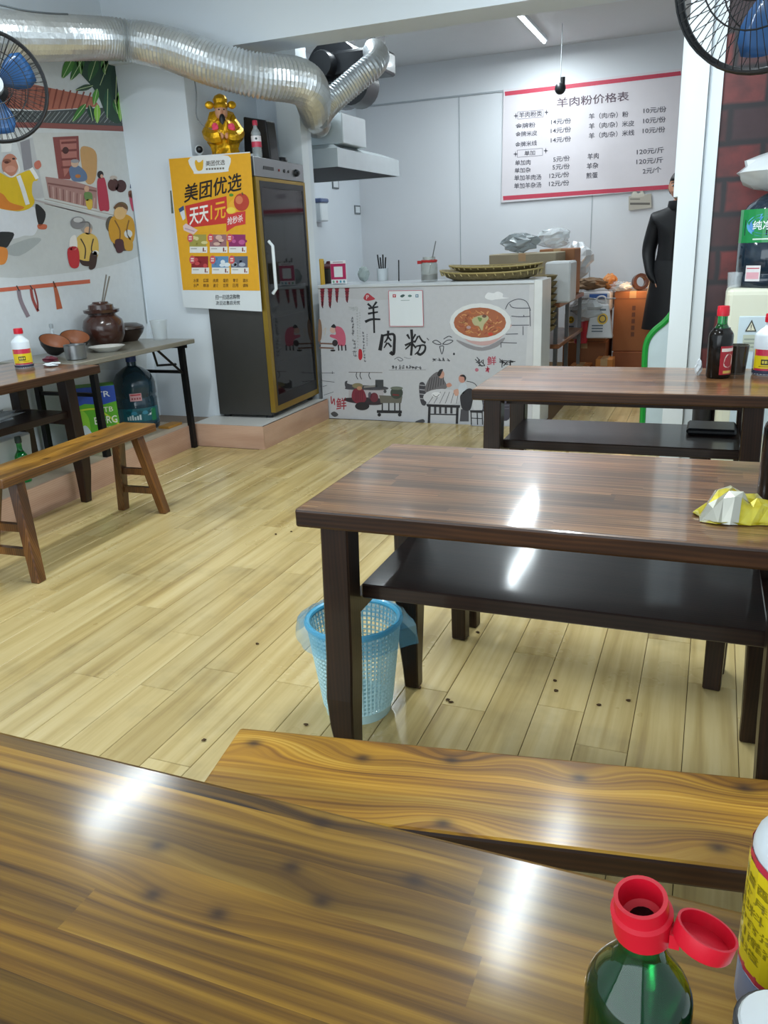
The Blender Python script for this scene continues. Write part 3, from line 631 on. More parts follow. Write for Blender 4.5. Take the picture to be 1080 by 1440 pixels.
# bowl of noodles, right half
cp.frame(590, 380, 6.353)
cp.blob([(585, 245), (610, 200), (660, 205), (700, 190), (745, 210), (745, 240), (800, 248), (680, 262), (640, 268)], '#e3e4e6', 2)
cp.blob([(330, 620), (560, 690), (760, 600), (700, 680), (560, 720), (420, 690)], '#8d8a8e', 1)
cp.blob([(275, 470), (350, 560), (440, 640), (560, 672), (660, 650), (760, 570), (815, 480), (545, 560)], '#c7a3a0', 3); cp.ell(545, 465, 275, 172, '#dcdedd', 4); cp.ell(540, 468, 234, 136, '#a65f3c', 5)
for i in range(70):
    a = rs.random()*2*pi; r = math.sqrt(rs.random())*.86; x, y = 540+234*r*cos(a), 468+132*r*sin(a); b = rs.random()*6.3
    cp.stroke([(x-22*cos(b), y-12*sin(b)), (x+8*sin(b), y+8*cos(b)), (x+22*cos(b), y+12*sin(b))], 7+6*rs.random(), rs.choice(('#c98a55', '#b8703f', '#8a4a30', '#d39a62', '#9c4a35', '#c2683a')), 6)
cp.blob([(470, 440), (520, 410), (590, 400), (620, 430), (580, 480), (560, 540), (530, 500), (490, 490)], '#b6b086', 7); cp.blob([(520, 420), (560, 430), (540, 460)], '#6f8a4a', 8); cp.ell(635, 570, 22, 14, '#c8432e', 7); cp.ell(440, 510, 20, 14, '#b59a9a', 7); cp.ell(580, 410, 20, 14, '#6a4a3a', 8)
for a in ([(768, 348), (800, 290), (880, 258), (955, 280), (992, 360)], [(805, 300), (840, 335), (990, 338)], [(820, 410), (900, 416), (985, 412)], [(815, 492), (980, 490)], [(770, 572), (880, 568)], [(725, 646), (870, 650)], [(728, 650), (728, 690)], [(925, 500), (925, 580)], [(985, 340), (990, 500)], [(930, 400), (935, 416)]): cp.stroke(a, 7, '#4b4b55', 2)
for a in ([(115, 640), (150, 625), (195, 660), (150, 660), (115, 640)], [(205, 660), (250, 625), (300, 630), (255, 660), (205, 660)], [(180, 680), (200, 750), (216, 680), (180, 680)], [(215, 615), (260, 590), (290, 600)], [(66, 606), (84, 626)]): cp.stroke(a, 7, '#2b2b33', 2)
cp.ell(308, 748, 9, 11, '#2b2b33', 2); scrib(115, 800, 280, 800, 4, 30, '#3a3a40', 5)
scrib(510, 800, 570, 850, 2, 62, '#1f1f26', 7); cp.text('鲜', 605, 850, 685, 845, 80, '#b0304a', 3); scrib(600, 900, 640, 900, 1, 60, '#b0304a', 7); scrib(700, 830, 840, 830, 3, 60, '#1f1f26', 7); cp.ell(512, 890, 16, 16, '#b86a7a', 2)
# two people eating at a table (ink drawing)
cp.blob([(0, 1010), (50, 1020), (60, 1190), (20, 1200), (0, 1120)], '#3e3d44', 1)
for i in range(4): cp.stroke([(0, 1025+40*i), (48, 1030+40*i)], 8, '#a5a3a8', 2, False)
cp.blob([(560, 1160), (800, 1150), (800, 1330), (680, 1330), (560, 1250)], '#403d48', 1)
for i in range(3): cp.stroke([(560, 1180+30*i), (800, 1180+28*i)], 5, '#6a6772', 2, False)
cp.blob([(48, 1060), (90, 960), (170, 905), (215, 970), (245, 1050), (160, 1075), (70, 1100)], '#6d696c', 3)
for i in range(7): cp.stroke([(70+24*i, 1080-10*i), (95+20*i, 960-4*i)], 6, '#3b393d', 4, False)
cp.ell(195, 930, 28, 36, '#c79683', 5); cp.blob([(160, 930), (180, 890), (210, 884), (200, 912), (180, 950)], '#2a272a', 6); cp.blob([(240, 1020), (270, 1005), (290, 1030), (255, 1045)], '#c98f7a', 5)
cp.ell(205, 1135, 172, 76, '#cacace', 4)
for i in range(6): cp.stroke([(80+50*i, 1190), (150+40*i, 1085)], 5, '#6a6a70', 5, False)
cp.ell(150, 1110, 40, 24, '#e2e2e4', 6); cp.stroke([(120, 1110), (150, 1130), (180, 1108)], 5, '#4a4a50', 7)
cp.poly([(60, 1195), (365, 1205), (360, 1230), (70, 1218)], '#26252a', 5)
for x in (90, 340): cp.stroke([(x, 1215), (x-6, 1370)], 22, '#26252a', 4, False)
for x in (140, 185, 235, 285): cp.stroke([(x, 1215), (x, 1280)], 20, '#3b3a40', 3, False)
cp.stroke([(90, 1285), (345, 1290)], 10, '#26252a', 4, False)
cp.blob([(345, 1080), (360, 1020), (400, 1000), (425, 1050), (380, 1110)], '#c3cad2', 5); cp.ell(382, 968, 32, 38, '#c78d7c', 6); cp.blob([(360, 945), (395, 932), (418, 960), (405, 990), (398, 955)], '#2a272a', 7); cp.blob([(305, 1075), (345, 1060), (350, 1110), (320, 1120)], '#cfa08c', 6)
cp.blob([(370, 1110), (440, 1055), (492, 1085), (480, 1150), (450, 1250), (385, 1240), (365, 1170)], '#2d2c33', 5); cp.stroke([(420, 990), (490, 1010), (520, 1060), (500, 1110)], 6, '#3b3a40', 4); cp.poly([(370, 1240), (440, 1240), (440, 1350), (360, 1350)], '#4b4a50', 4); cp.blob([(470, 1140), (550, 1150), (560, 1250), (490, 1250)], '#c9cace', 4)
cp.poly([(450, 1250), (570, 1250), (565, 1275), (455, 1270)], '#26252a', 5)
for x in (460, 515, 560): cp.stroke([(x, 1265), (x+4, 1380)], 9, '#26252a', 4, False)
cp.stroke([(460, 1320), (565, 1325)], 7, '#26252a', 4, False)
cp.put('printed_front', ctr)

# sheet with the payment icons stuck on the counter front (code left out)
def sheet(name, pts, fn, n, th, mat, label, cat):
    q = [fn(x, y) + Vector(n)*.004 for x, y in pts]
    return solo(name, MB().hexa(q, [p+Vector(n)*th for p in q]), mat, label, cat, loc=tuple(q[-1]))
PAPER = pm('white_paper', '#d9dfe2', .5, var=.01)
sh = sheet('payment_notice', [(546, 408.5), (594.5, 407.5), (596, 459), (548, 459.5)], lambda x, y: aty(x, y, YC-.006), (0, -1, 0), .002, PAPER, 'white payment notice with four small icons and a red border on the counter front', 'notice')
ps = Print(lambda x, y: aty(x, y, YC-.0125), (0, -1, 0), 440, 380, 6.545)
for a, b in (((696, 190), (1008, 186)), ((708, 516), (1018, 516)), ((696, 190), (708, 516)), ((1008, 186), (1018, 516))): ps.stroke([a, b], 5, '#c65a6a', 1, False)
ps.rect(735, 222, 765, 250, '#b0303c', 1); ps.poly([(741, 232), (759, 228), (750, 246)], '#f0e0e0', 2); ps.blob([(805, 235), (830, 222), (848, 232), (825, 250), (808, 246)], '#3f5a58', 1); ps.ell(893, 236, 18, 11, '#5f7f78', 1); ps.rect(945, 222, 972, 250, '#3f6a8a', 1); ps.rect(951, 228, 966, 244, '#c9d9e0', 2); ps.stroke([(810, 278), (890, 276)], 5, '#99aaaa', 1, False)
ps.put('icons', sh)

# ------------------------------------------------------------------ yellow poster on the sterilising cabinet
YQ = 4.672
po_ = sheet('poster', [(237, 222), (352, 213.5), (369, 438), (259, 432)], lambda x, y: aty(x, y, YQ+.004), (0, -1, 0), .002, pm('poster_paper', '#d7dde0', .45, var=.01), 'yellow shopping poster with Chinese slogans taped over pillar and cabinet side', 'poster')
pp = Print(lambda x, y: aty(x, y, YQ-.0025), (0, -1, 0), 220, 210, 5.76)
pp.poly([(100, 78), (760, 28), (840, 1145), (215, 1140)], '#e5a81c', 0)
pp.blob([(275, 68), (580, 52), (584, 160), (560, 182), (330, 198), (300, 180)], '#e3e5e4', 1)
pp.blob([(312, 110), (322, 85), (340, 105), (360, 100), (378, 85), (380, 130), (372, 165), (345, 175), (325, 160)], '#e0ac20', 2)
pp.text('美团优选', 400, 138, 556, 126, 44, '#4a4034', 2); scr = cp
for i in range(7): pp.rect(402+22*i, 152-i, 418+22*i, 168-i, '#7a7468', 2)
pp.text('美团优选', 224, 438, 690, 332, 150, '#1b120c', 3, sh=4, bold=.017)
pp.poly([(232, 458), (568, 378), (580, 598), (258, 636)], '#cb352b', 1); pp.text('天天', 268, 618, 424, 588, 140, '#f2efe8', 3, bold=.017); pp.text('1元', 440, 582, 562, 556, 140, '#f2b52e', 3, bold=.014)
pp.poly([(565, 520), (722, 500), (722, 606), (640, 622), (568, 668)], '#d03a36', 2); pp.text('抢秒杀', 576, 614, 702, 586, 62, '#f3e4e0', 4, bold=.014)
pp.blob([(590, 440), (640, 400), (660, 460), (650, 510), (580, 520)], '#eeb030', 2); pp.ell(690, 428, 62, 72, '#b93f2b', 3); pp.ell(672, 410, 30, 34, '#d77a52', 4); pp.ell(608, 370, 18, 12, '#4f8f2f', 4); pp.ell(606, 494, 38, 26, '#f0d24a', 4); pp.poly([(690, 350), (700, 348), (706, 372), (698, 374)], '#5a4a2a', 4)
pp.poly([(180, 482), (222, 455), (236, 560), (215, 575)], '#d9dde4', 2); pp.poly([(180, 482), (222, 455), (226, 490), (190, 512)], '#33507a', 3); pp.poly([(216, 620), (240, 600), (336, 655), (300, 690), (222, 655)], '#e2c6c4', 2); pp.stroke([(232, 640), (310, 665)], 10, '#b9a0b0', 3, False)
for r, (ys, yl, xs) in enumerate(((690, 788, (268, 432, 586)), (866, 958, (284, 448, 604)))):
    for i, x in enumerate(xs):
        c1, c2 = ((('#a39a4a', '#d8cf92'), ('#9a6a70', '#d7b3a4'), ('#8f2a66', '#c05a94')), (('#8f1f26', '#c8484a'), ('#5f8cb8', '#dfe8ee'), ('#5d6478', '#a9b2c0')))[r][i]
        pp.rect(x, ys, x+136, yl, c1, 1)
        for k in range(7): pp.ell(x+25+100*rs.random(), ys+20+60*rs.random(), 16+12*rs.random(), 12+8*rs.random(), c2 if k % 2 else c1, 2+k % 2)
        pp.rect(x+2, yl, x+144, yl+50, '#e6e6e2', 1); pp.text('1', x+108, yl+40, x+118, yl+40, 32, '#7a2a24', 2); pp.rect(x+12, yl+14, x+60, yl+20, '#9a9a96', 2); pp.rect(x+122, yl+30, x+132, yl+40, '#a0504a', 2)
        pp.ell(x+8, ys+28, 24, 34, '#d0565a', 4); pp.rect(x-4, ys+14, x+20, ys+24, '#f1d9d4', 5); pp.rect(x-4, ys+32, x+20, ys+42, '#f1d9d4', 5)
for j, ws in enumerate((('水果', '蔬菜', '肉禽', '蛋奶', '零食', '酒水'), ('水产', '粮油', '速食', '百货', '日用', '调味'))):
    for i, t in enumerate(ws): pp.text(t, 300+80*i, 1078+40*j, 344+80*i, 1077+40*j, 30, '#6a4510', 2)
pp.text('扫一扫进店购物', 478, 1218, 676, 1213, 40, '#4a4d52', 2); pp.text('次日达售后无忧', 482, 1262, 678, 1258, 34, '#4a4d52', 2)
pp.put('printed_face', po_)

# ------------------------------------------------------------------ sterilising cabinet
STEEL = pm('brushed_steel', '#8b8d8e', .32, metal=.85, var=.08, vs=3)
DSTEEL = pm('dark_steel_side', '#4c4b49', .38, metal=.6, var=.06)
GOLD = pm('gold_trim', '#a08438', .35, metal=.7)
BLK = pm('black_plastic', '#17181b', .4)
def clearglass(name, col, alpha=.3, rough=.05):
    return pm(name, col, rough, var=0, alpha=alpha, coat=.3)
fx, fy, fw, fl, fb, fh = -2.735, 4.695, .43, .735, .172, 1.80
fg = thing('sterilising_cabinet', 'tall steel sterilising cabinet with dark glass door and gold frame beside the pillar', 'cabinet', (fx-fw/2, fy+fl/2, .153), radians(2.5))
m = MB(); x1, x0, y0, y1 = fw/2, -fw/2, -fl/2, fl/2
z0, z1 = fb-.153, fh-.153
m.box(x0, x1-.03, y0, y0+.02, z0, z1).box(x0, x1-.03, y1-.02, y1, z0, z1).box(x0, x0+.02, y0+.02, y1-.02, z0, z1).box(x0+.02, x1-.03, y0+.02, y1-.02, z0, z0+.03).box(x0+.02, x1-.03, y0+.02, y1-.02, z1-.12, z1)
part('body', m, DSTEEL, fg)
part('control_panel', MB().box(x1-.03, x1+.002, y0, y1, z1-.115, z1), STEEL, fg, bev=.003)
for i, (yy, r) in enumerate(((.10, .008), (.18, .011), (.24, .009))):
    part('button', MB().lathe([(r, 0), (r, .006)], 12, T(x1+.001, yy-.12, z1-.06) @ RY(90)), pm('button_%s' % 'abc'[i], ('#8a2a2a', '#1a1a1c', '#2a2a2e')[i], .4), fg)
part('knob', MB().lathe([(.024, 0), (.022, .018), (.012, .02), (.012, .028)], 20, T(x1+.001, .24, z1-.062) @ RY(90)), BLK, fg, smooth=True)
part('name_plate', MB().box(x1+.0, x1+.005, -.24, -.10, z1-.068, z1-.048), BLK, fg)
fr = part('door_frame', MB().box(x1-.028, x1+.006, y0, y0+.045, z0+.02, z1-.118).box(x1-.028, x1+.006, y1-.03, y1, z0+.02, z1-.118).box(x1-.028, x1+.006, y0+.045, y1-.03, z1-.138, z1-.118).box(x1-.028, x1+.006, y0+.045, y1-.03, z0+.02, z0+.06), GOLD, fg)
part('glass', MB().box(x1-.02, x1+.004, y0+.046, y1-.031, z0+.061, z1-.139), clearglass('smoked_glass', '#07090c', .74, .05), fr)
part('door_seal', MB().box(x1-.03, x1+.0075, y0+.045, y0+.062, z0+.06, z1-.138).box(x1-.03, x1+.0075, y1-.05, y1-.03, z0+.06, z1-.138).box(x1-.03, x1+.0075, y0+.062, y1-.05, z1-.175, z1-.139).box(x1-.03, x1+.0075, y0+.062, y1-.05, z0+.06, z0+.13), BLK, fr)
part('handle', MB().tube([(x1+.008, y0+.10, z1-.50), (x1+.035, y0+.10, z1-.53), (x1+.035, y0+.10, z1-.80), (x1+.008, y0+.10, z1-.83)], .011), TRIMW, fr, smooth=True)
for i, z in enumerate((.36, .66, .98, 1.28)):
    m = MB()
    for k in range(12): m.tube([(x0+.025, y0+.04+k*.06, z), (x1-.035, y0+.04+k*.06, z)], .003, 5)
    for xx in (x0+.04, x1-.045): m.tube([(xx, y0+.025, z-.005), (xx, y1-.025, z-.005)], .004, 5)
    part('wire_shelf', m, STEEL, fg)
for sx in (x0+.04, x1-.06):
    for sy in (y0+.04, y1-.04): part('foot', MB().lathe([(.025, -.0), (.025, z0)], 10, T(sx, sy, 0)), BLK, fg)
fgM = Matrix.Translation(fg.location) @ RZ(2.5)
# things seen dimly through the glass
def crumple(n, r, seed, amp=.25, flat=1, nn=12, mm=8):
    q = random.Random(seed); m = MB(); m.ball((0, 0, 0), r, nn, mm)
    for v in m.v:
        k = 1+amp*(q.random()-.5)*2; v.x *= k; v.y *= k; v.z *= flat*(1+amp*(q.random()-.5))
    z = min(v.z for v in m.v)
    for v in m.v: v.z -= z
    return m
def place(m, loc, M=None):
    for v in m.v:
        w = (M @ v) if M else v; v.xyz = w + Vector(loc)
    return m
def incab(x, y, z): return fgM @ Vector((x, y, z))
solo('folded_cloth', place(crumple(0, (.10, .13, .06), 5, .18), incab(.02, -.02, .665)), pm('blue_cloth', '#3f6fb0', .7, var=.2, vs=20), 'crumpled blue and white packet on a wire shelf inside the cabinet', 'packet', loc=tuple(incab(.02, -.02, .665)))
t = thing('bowl_stack', 'stack of pale bowls low inside the glass cabinet', 'bowls', tuple(incab(0, .05, .365)))
for i in range(4): part('bowl', MB().lathe([(.045, i*.028), (.085, i*.028+.05), (.09, i*.028+.055), (.08, i*.028+.052), (.04, i*.028+.008)], 18), pm('pale_ceramic', '#8fa9bd', .3), t, smooth=True)
solo('steel_pot', MB().lathe([(.10, 0), (.13, .02), (.135, .17), (.125, .17), (.12, .03), (.0, .02)], 20, T(*incab(.0, -.18, .365)), cap=False), STEEL, 'steel pot at the bottom of the glass cabinet', 'pot', loc=tuple(incab(0, -.18, .365)), smooth=True)
solo('enamel_basin', MB().lathe([(.08, 0), (.14, .09), (.15, .10), (.135, .09), (.07, .01), (0, .01)], 20, T(*incab(0, .18, .985)), cap=False), pm('grey_enamel', '#7d8580', .4), 'grey basin on the middle wire shelf inside the cabinet', 'basin', loc=tuple(incab(0, .18, .985)), smooth=True)

# on top of the cabinet
ZT = fh+.0005
def top(x, y): return incab(x, y, fh-.153+.0005)
GF = pm('gold_foil', '#d9a520', .28, metal=.75, var=.25, vs=60, bump=.8, bs=90, bd=.004)
st = thing('deity_statue', 'gold foil statue of a bearded wealth god on top of the cabinet', 'statue', tuple(top(-.03, -.27)), radians(35)); st.scale = (.92, .92, 1.04)
m = MB().lathe([(.085, 0), (.095, .03), (.085, .06), (.10, .10), (.092, .16), (.07, .21), (.035, .232), (.03, .24)], 20, sy=.8)
q = random.Random(2)
for v in m.v: k = 1+.34*(q.random()-.5); v.x *= k; v.y *= k
part('robe', m, GF, st)
for s in (-1, 1):
    part('sleeve', MB().tube(cr([(s*.07, 0, .205), (s*.105, -.02, .15), (s*.07, -.075, .12), (s*.02, -.09, .125)], 4), [.035]*4+[.04]*4+[.042]*4+[.03], 9), GF, st)
    part('flower', place(crumple(0, (.022, .016, .022), 9+s, .3), (s*.055, -.085, .15)), pm('pink_flower', '#e8486a', .6), st)
    part('cap_wing', MB().ball((s*.075, .0, .305), (.03, .012, .022)), GF, st)
    part('hand', MB().ball((s*.018, -.098, .125), (.016, .014, .018)), pm('statue_skin', '#c98f6d', .5), st)
hd = part('head', MB().ball((0, -.005, .265), (.042, .045, .05), 16, 12), pm('statue_face', '#cf9b7c', .5), st, smooth=True)
part('nose', MB().ball((0, -.05, .262), (.008, .01, .012)), pm('statue_nose', '#c48b6c', .5), hd); part('eyes', MB().ball((-.016, -.044, .275), (.007, .005, .004)).ball((.016, -.044, .275), (.007, .005, .004)), BLK, hd)
part('beard', MB().ball((0, -.045, .215), (.022, .014, .038)), BLK, st, smooth=True)
part('crown', MB().lathe([(.045, .285), (.052, .30), (.046, .315), (.05, .335), (.035, .355), (.012, .365)], 14), GF, st)
part('shawl', place(crumple(0, (.10, .06, .12), 21, .25), (0, .04, .05)), GF, st)
# little security camera, bottle, speaker, cable
sc_ = thing('security_camera', 'small white and black ball security camera left of the gold statue', 'camera', tuple(top(-.185, -.32)))
part('base', MB().lathe([(.03, 0), (.032, .012), (.02, .03), (.012, .035)], 18), TRIMW, sc_, smooth=True); part('ball_head', MB().ball((0, 0, .065), .03), TRIMW, sc_, smooth=True); part('lens_face', MB().ball((.012, -.018, .067), (.022, .022, .022)), BLK, sc_, smooth=True)

def bottle(name, label, loc, H, R, glass, liquid, cap, fill=.62, neck=.3, capcol=None, group=None, lab=None, rn=None, ang=None, flip=False, tilt=None, sh=.30):
    t = thing(name, label, 'bottle', loc, 0, group)
    if tilt: t.rotation_euler = tilt
    rn = rn or R*.42; zs = H*(1-neck); zc = H*.885
    pf = [(R*.9, 0), (R, R*.12), (R, zs*.92)] + [(rn+(R-rn)*(.5+.5*cos(pi*k/6)), zs*.92+(H*sh*.62)*k/6) for k in range(1, 7)] + [(rn, zc)]
    part('glass', MB().lathe(pf, 28), glass, t, smooth=True)
    if liquid:
        zf = H*fill; lp = [(r+.0005, z+.0003) for r, z in pf if z < zf]
        rl_ = lp[-1][0]; lp.append((rl_, zf)); part('liquid', MB().lathe(lp, 28), liquid, t, smooth=True)
    cm = MB()
    if not flip:
        cm.lathe([(rn*1.25, zc-H*.02), (rn*1.28, H*.95), (rn*1.22, H*.955), (rn*1.22, H*.99), (rn*1.12, H)], 24)
        part('cap', cm, cap, t, smooth=True)
    if lab:
        a0, a1, z0, z1, col, extra = lab; a = ang if ang is not None else math.atan2(-loc[1], -loc[0])
        m = CylP(loc, R+.0012, a); m.crect(a0, z0, a1, z1, col, 0)
        if extra: extra(m)
        o = link('label', m.mesh('label', INKG, True), t)
    return t
class CylP(Print):
    def __init__(s, loc, R, a): MB.__init__(s); s.R = R; s.a = a; s.ox = s.oy = 0; s.k = 1
    def p(s, q, L): a = s.a + q[0]/s.R; return Vector(((s.R+.0002*L)*cos(a), (s.R+.0002*L)*sin(a), q[1]))
    def crect(s, u0, v0, u1, v1, col, L=1):
        n = 10
        for i in range(n): s.poly([(u0+(u1-u0)*i/n, v0), (u0+(u1-u0)*(i+1)/n, v0), (u0+(u1-u0)*(i+1)/n, v1), (u0+(u1-u0)*i/n, v1)], col, L)
    def ctext(s, t, u0, v0, u1, h, col, L=3): s.text(t, u0, v0, u1, v0, -h, col, L)
GREENG = pm('green_glass', '#1fb455', .04, var=0, trans=.96, ior=1.4, coat=.4)
SOY = pm('dark_soy_sauce', '#0c0806', .15, var=0)
REDCAP = pm('red_plastic_cap', '#c8142a', .35, var=.03)
HDPE = pm('milky_plastic', '#d6dde2', .35, var=.02, coat=.2)
CLEARPET = clearglass('clear_pet', '#cfd8dc', .35)
cola = bottle('cola_bottle', 'clear bottle with a pink red cap standing on the cabinet by the black box', tuple(top(.185, -.245)), .215, .03, CLEARPET, None, pm('pink_cap', '#b8344c', .4), lab=(-.05, .05, .06, .125, '#e3dfe2', lambda m: (m.crect(-.05, .06, .05, .092, '#c83a55', 1), m.ell(0, .108, .007, .007, '#2c3a3a', 2))))
sp = solo('speaker_box', MB().hexa([top(.10, -.02)+Vector(p) for p in ((-.1, -.06, 0), (.1, -.06, 0), (.1, .06, 0), (-.1, .06, 0))], [top(.10, -.02)+Vector(p) for p in ((-.08, -.06, .27), (.085, -.06, .235), (.085, .06, .235), (-.08, .06, .27))]), BLK, 'black tapered speaker box on the cabinet behind the bottle', 'speaker', loc=tuple(top(.1, -.02)), bev=.008, seg=2)
solo('router_dome', MB().lathe([(.045, 0), (.045, .012), (.035, .028), (.012, .034)], 20, T(*top(.17, .12))), BLK, 'small black dome on the front edge of the cabinet top', 'device', loc=tuple(top(.17, .12)), smooth=True)
solo('white_box', MB().box(top(.11, -.19).x-.035, top(.11, -.19).x+.035, top(.11, -.19).y-.03, top(.11, -.19).y+.03, top(0, 0).z, top(0, 0).z+.03), PAPER, 'flat white box between the statue and the bottle', 'box', loc=tuple(top(.11, -.19)))
w = [aty(x, y, YP-.012) for x, y in ((272, 104), (276, 130), (276, 160), (281, 172), (292, 180), (306, 184))]
solo('cable', MB().tube(cr(w, 4), .004, 6), pm('grey_cable', '#7a8086', .5), 'thin grey cable hanging from the duct to the gold statue', 'cable', loc=tuple(w[0]))
solo('sticker', MB().hexa([aty(x, y, YP-.001) for x, y in ((239, 268), (244, 268), (246, 300), (241, 300))], [aty(x, y, YP-.003) for x, y in ((239, 268), (244, 268), (246, 300), (241, 300))]), pm('olive_paper', '#6f7468', .6, var=.3, vs=60), 'narrow dark green sticker on the pillar left of the yellow poster', 'sticker', loc=tuple(aty(240, 300, YP-.002)))

# ------------------------------------------------------------------ ducts, blower, hood
FOIL = pm('aluminium_foil', '#d6dadc', .3, metal=.75, var=.12, vs=14, bump=.5, bs=22, bd=.008)
def duct(name, label, ctrl, k=14, rib=.085):
    pts = cr([c[0] for c in ctrl], k); rad = [v.x for v in cr([(c[1], 0, 0) for c in ctrl], k)]
    L = 0; P = []; R = []; acc = [0]
    for i in range(1, len(pts)): acc.append(acc[-1]+(pts[i]-pts[i-1]).length)
    n = int(acc[-1]/.011); j = 0
    for i in range(n+1):
        s = acc[-1]*i/n
        while j < len(acc)-2 and acc[j+1] < s: j += 1
        t = (s-acc[j])/max(1e-9, acc[j+1]-acc[j]); P.append(pts[j].lerp(pts[j+1], t)); R.append((rad[j]+(rad[j+1]-rad[j])*t)*(1+(rib*.5 if i % 2 else -rib*.5)))
    o = solo(name, MB().tube(P, R, 26), FOIL, label, 'duct', loc=tuple(P[0]))
    return o
def dp(x, y, Y): p = aty(x, y, Y); return p
duct('ventilation_duct', 'long silver foil duct running from the left wall across the pillar', [(atx(-70, 45, -3.50), .115), (atx(0, 51, -3.44), .115), (aty(90, 53, 4.02), .11), (aty(170, 56, 4.36), .108), (aty(235, 68, 4.45), .113), (aty(300, 90, 4.50), .116), (aty(360, 106, 4.60), .118), (aty(415, 113, 4.80), .124), (aty(436, 128, 5.0), .118), (aty(443, 160, 5.5), .10), (aty(447, 176, 6.02), .098)])
duct('branch_duct', 'shorter silver foil duct rising from the hood bend up to the black blower', [(aty(447, 168, 5.4), .075), (aty(462, 146, 5.5), .08), (aty(495, 117, 5.62), .082), (aty(523, 93, 5.72), .082), (aty(531, 80, 5.85), .08), (aty(526, 72, 6.05), .08)])
bl = thing('blower_fan', 'black scroll shaped exhaust blower under the beam behind the silver ducts', 'blower', tuple(aty(482, 105, 6.1)))
BK2 = pm('glossy_black_paint', '#101216', .35, coat=.1)
m = MB(); cc = aty(478, 104, 6.15)
part('scroll_housing', MB().lathe([(.10, -.13), (.22, -.13), (.225, -.12), (.225, .12), (.22, .13), (.10, .13)], 30, T(*aty(478, 106, 6.2)) @ RX(90)).lathe([(.15, -.11), (.15, .11)], 24, T(*aty(500, 120, 6.2)) @ RX(90)), BK2, bl, world=True, smooth=True)
m = MB(); A = aty(462, 80, 6.0); B_ = aty(532, 66, 6.0); m.box(A.x, B_.x, 6.02, 6.35, A.z-.12, B_.z+.02); part('outlet', m, BK2, bl, world=True, bev=.02, seg=2)
part('motor', MB().lathe([(.085, -.16), (.095, -.15), (.095, .0), (.085, .02)], 20, T(*aty(452, 90, 5.95)) @ RX(90)), BK2, bl, world=True, smooth=True)
part('bracket', MB().box(A.x+.05, A.x+.09, 6.1, 6.3, B_.z-.05, 2.96).box(B_.x-.1, B_.x-.06, 6.1, 6.3, B_.z-.05, 2.96), BK2, bl, world=True)
hx0, hx1, hy0, hy1, hz0 = -3.55, -2.69, 5.9, 7.2, aty(476, 234, 5.9).z
hzb = aty(476, 207, 5.9).z
hd_ = thing('extractor_hood', 'stainless steel extractor hood over the kitchen stove left of the counter', 'hood', (-3.1, 6.5, hz0))
HST = pm('hood_steel', '#c3cbcd', .35, metal=.55, var=.04)
m = MB(); th = .012
m.box(hx0, hx1, hy0, hy0+th, hz0, hzb).box(hx0, hx1, hy1-th, hy1, hz0, hzb).box(hx0, hx0+th, hy0+th, hy1-th, hz0, hzb).box(hx1-th, hx1, hy0+th, hy1-th, hz0, hzb)
part('skirt', m, HST, hd_, world=True)
m = MB().hexa([(hx0, hy0, hzb), (hx1, hy0, hzb), (hx1, hy1, hzb), (hx0, hy1, hzb)], [(hx0, hy0+.05, hzb+.03), (hx1-.05, hy0+.05, hzb+.03), (hx1-.05, hy1-.3, hzb+.03), (hx0, hy1-.3, hzb+.03)]); part('cover', m, HST, hd_, world=True)
m = MB().box(hx0, -2.66, hy0+.05, hy0+.50, hzb+.03, hzb+.24); part('exhaust_box', m, HST, hd_, world=True, bev=.006)
part('filter', MB().box(hx0+th, hx1-th, hy0+th, hy1-th, hz0+.004, hz0+.02), pm('sooty_filter', '#1b1c1d', .6), hd_, world=True)

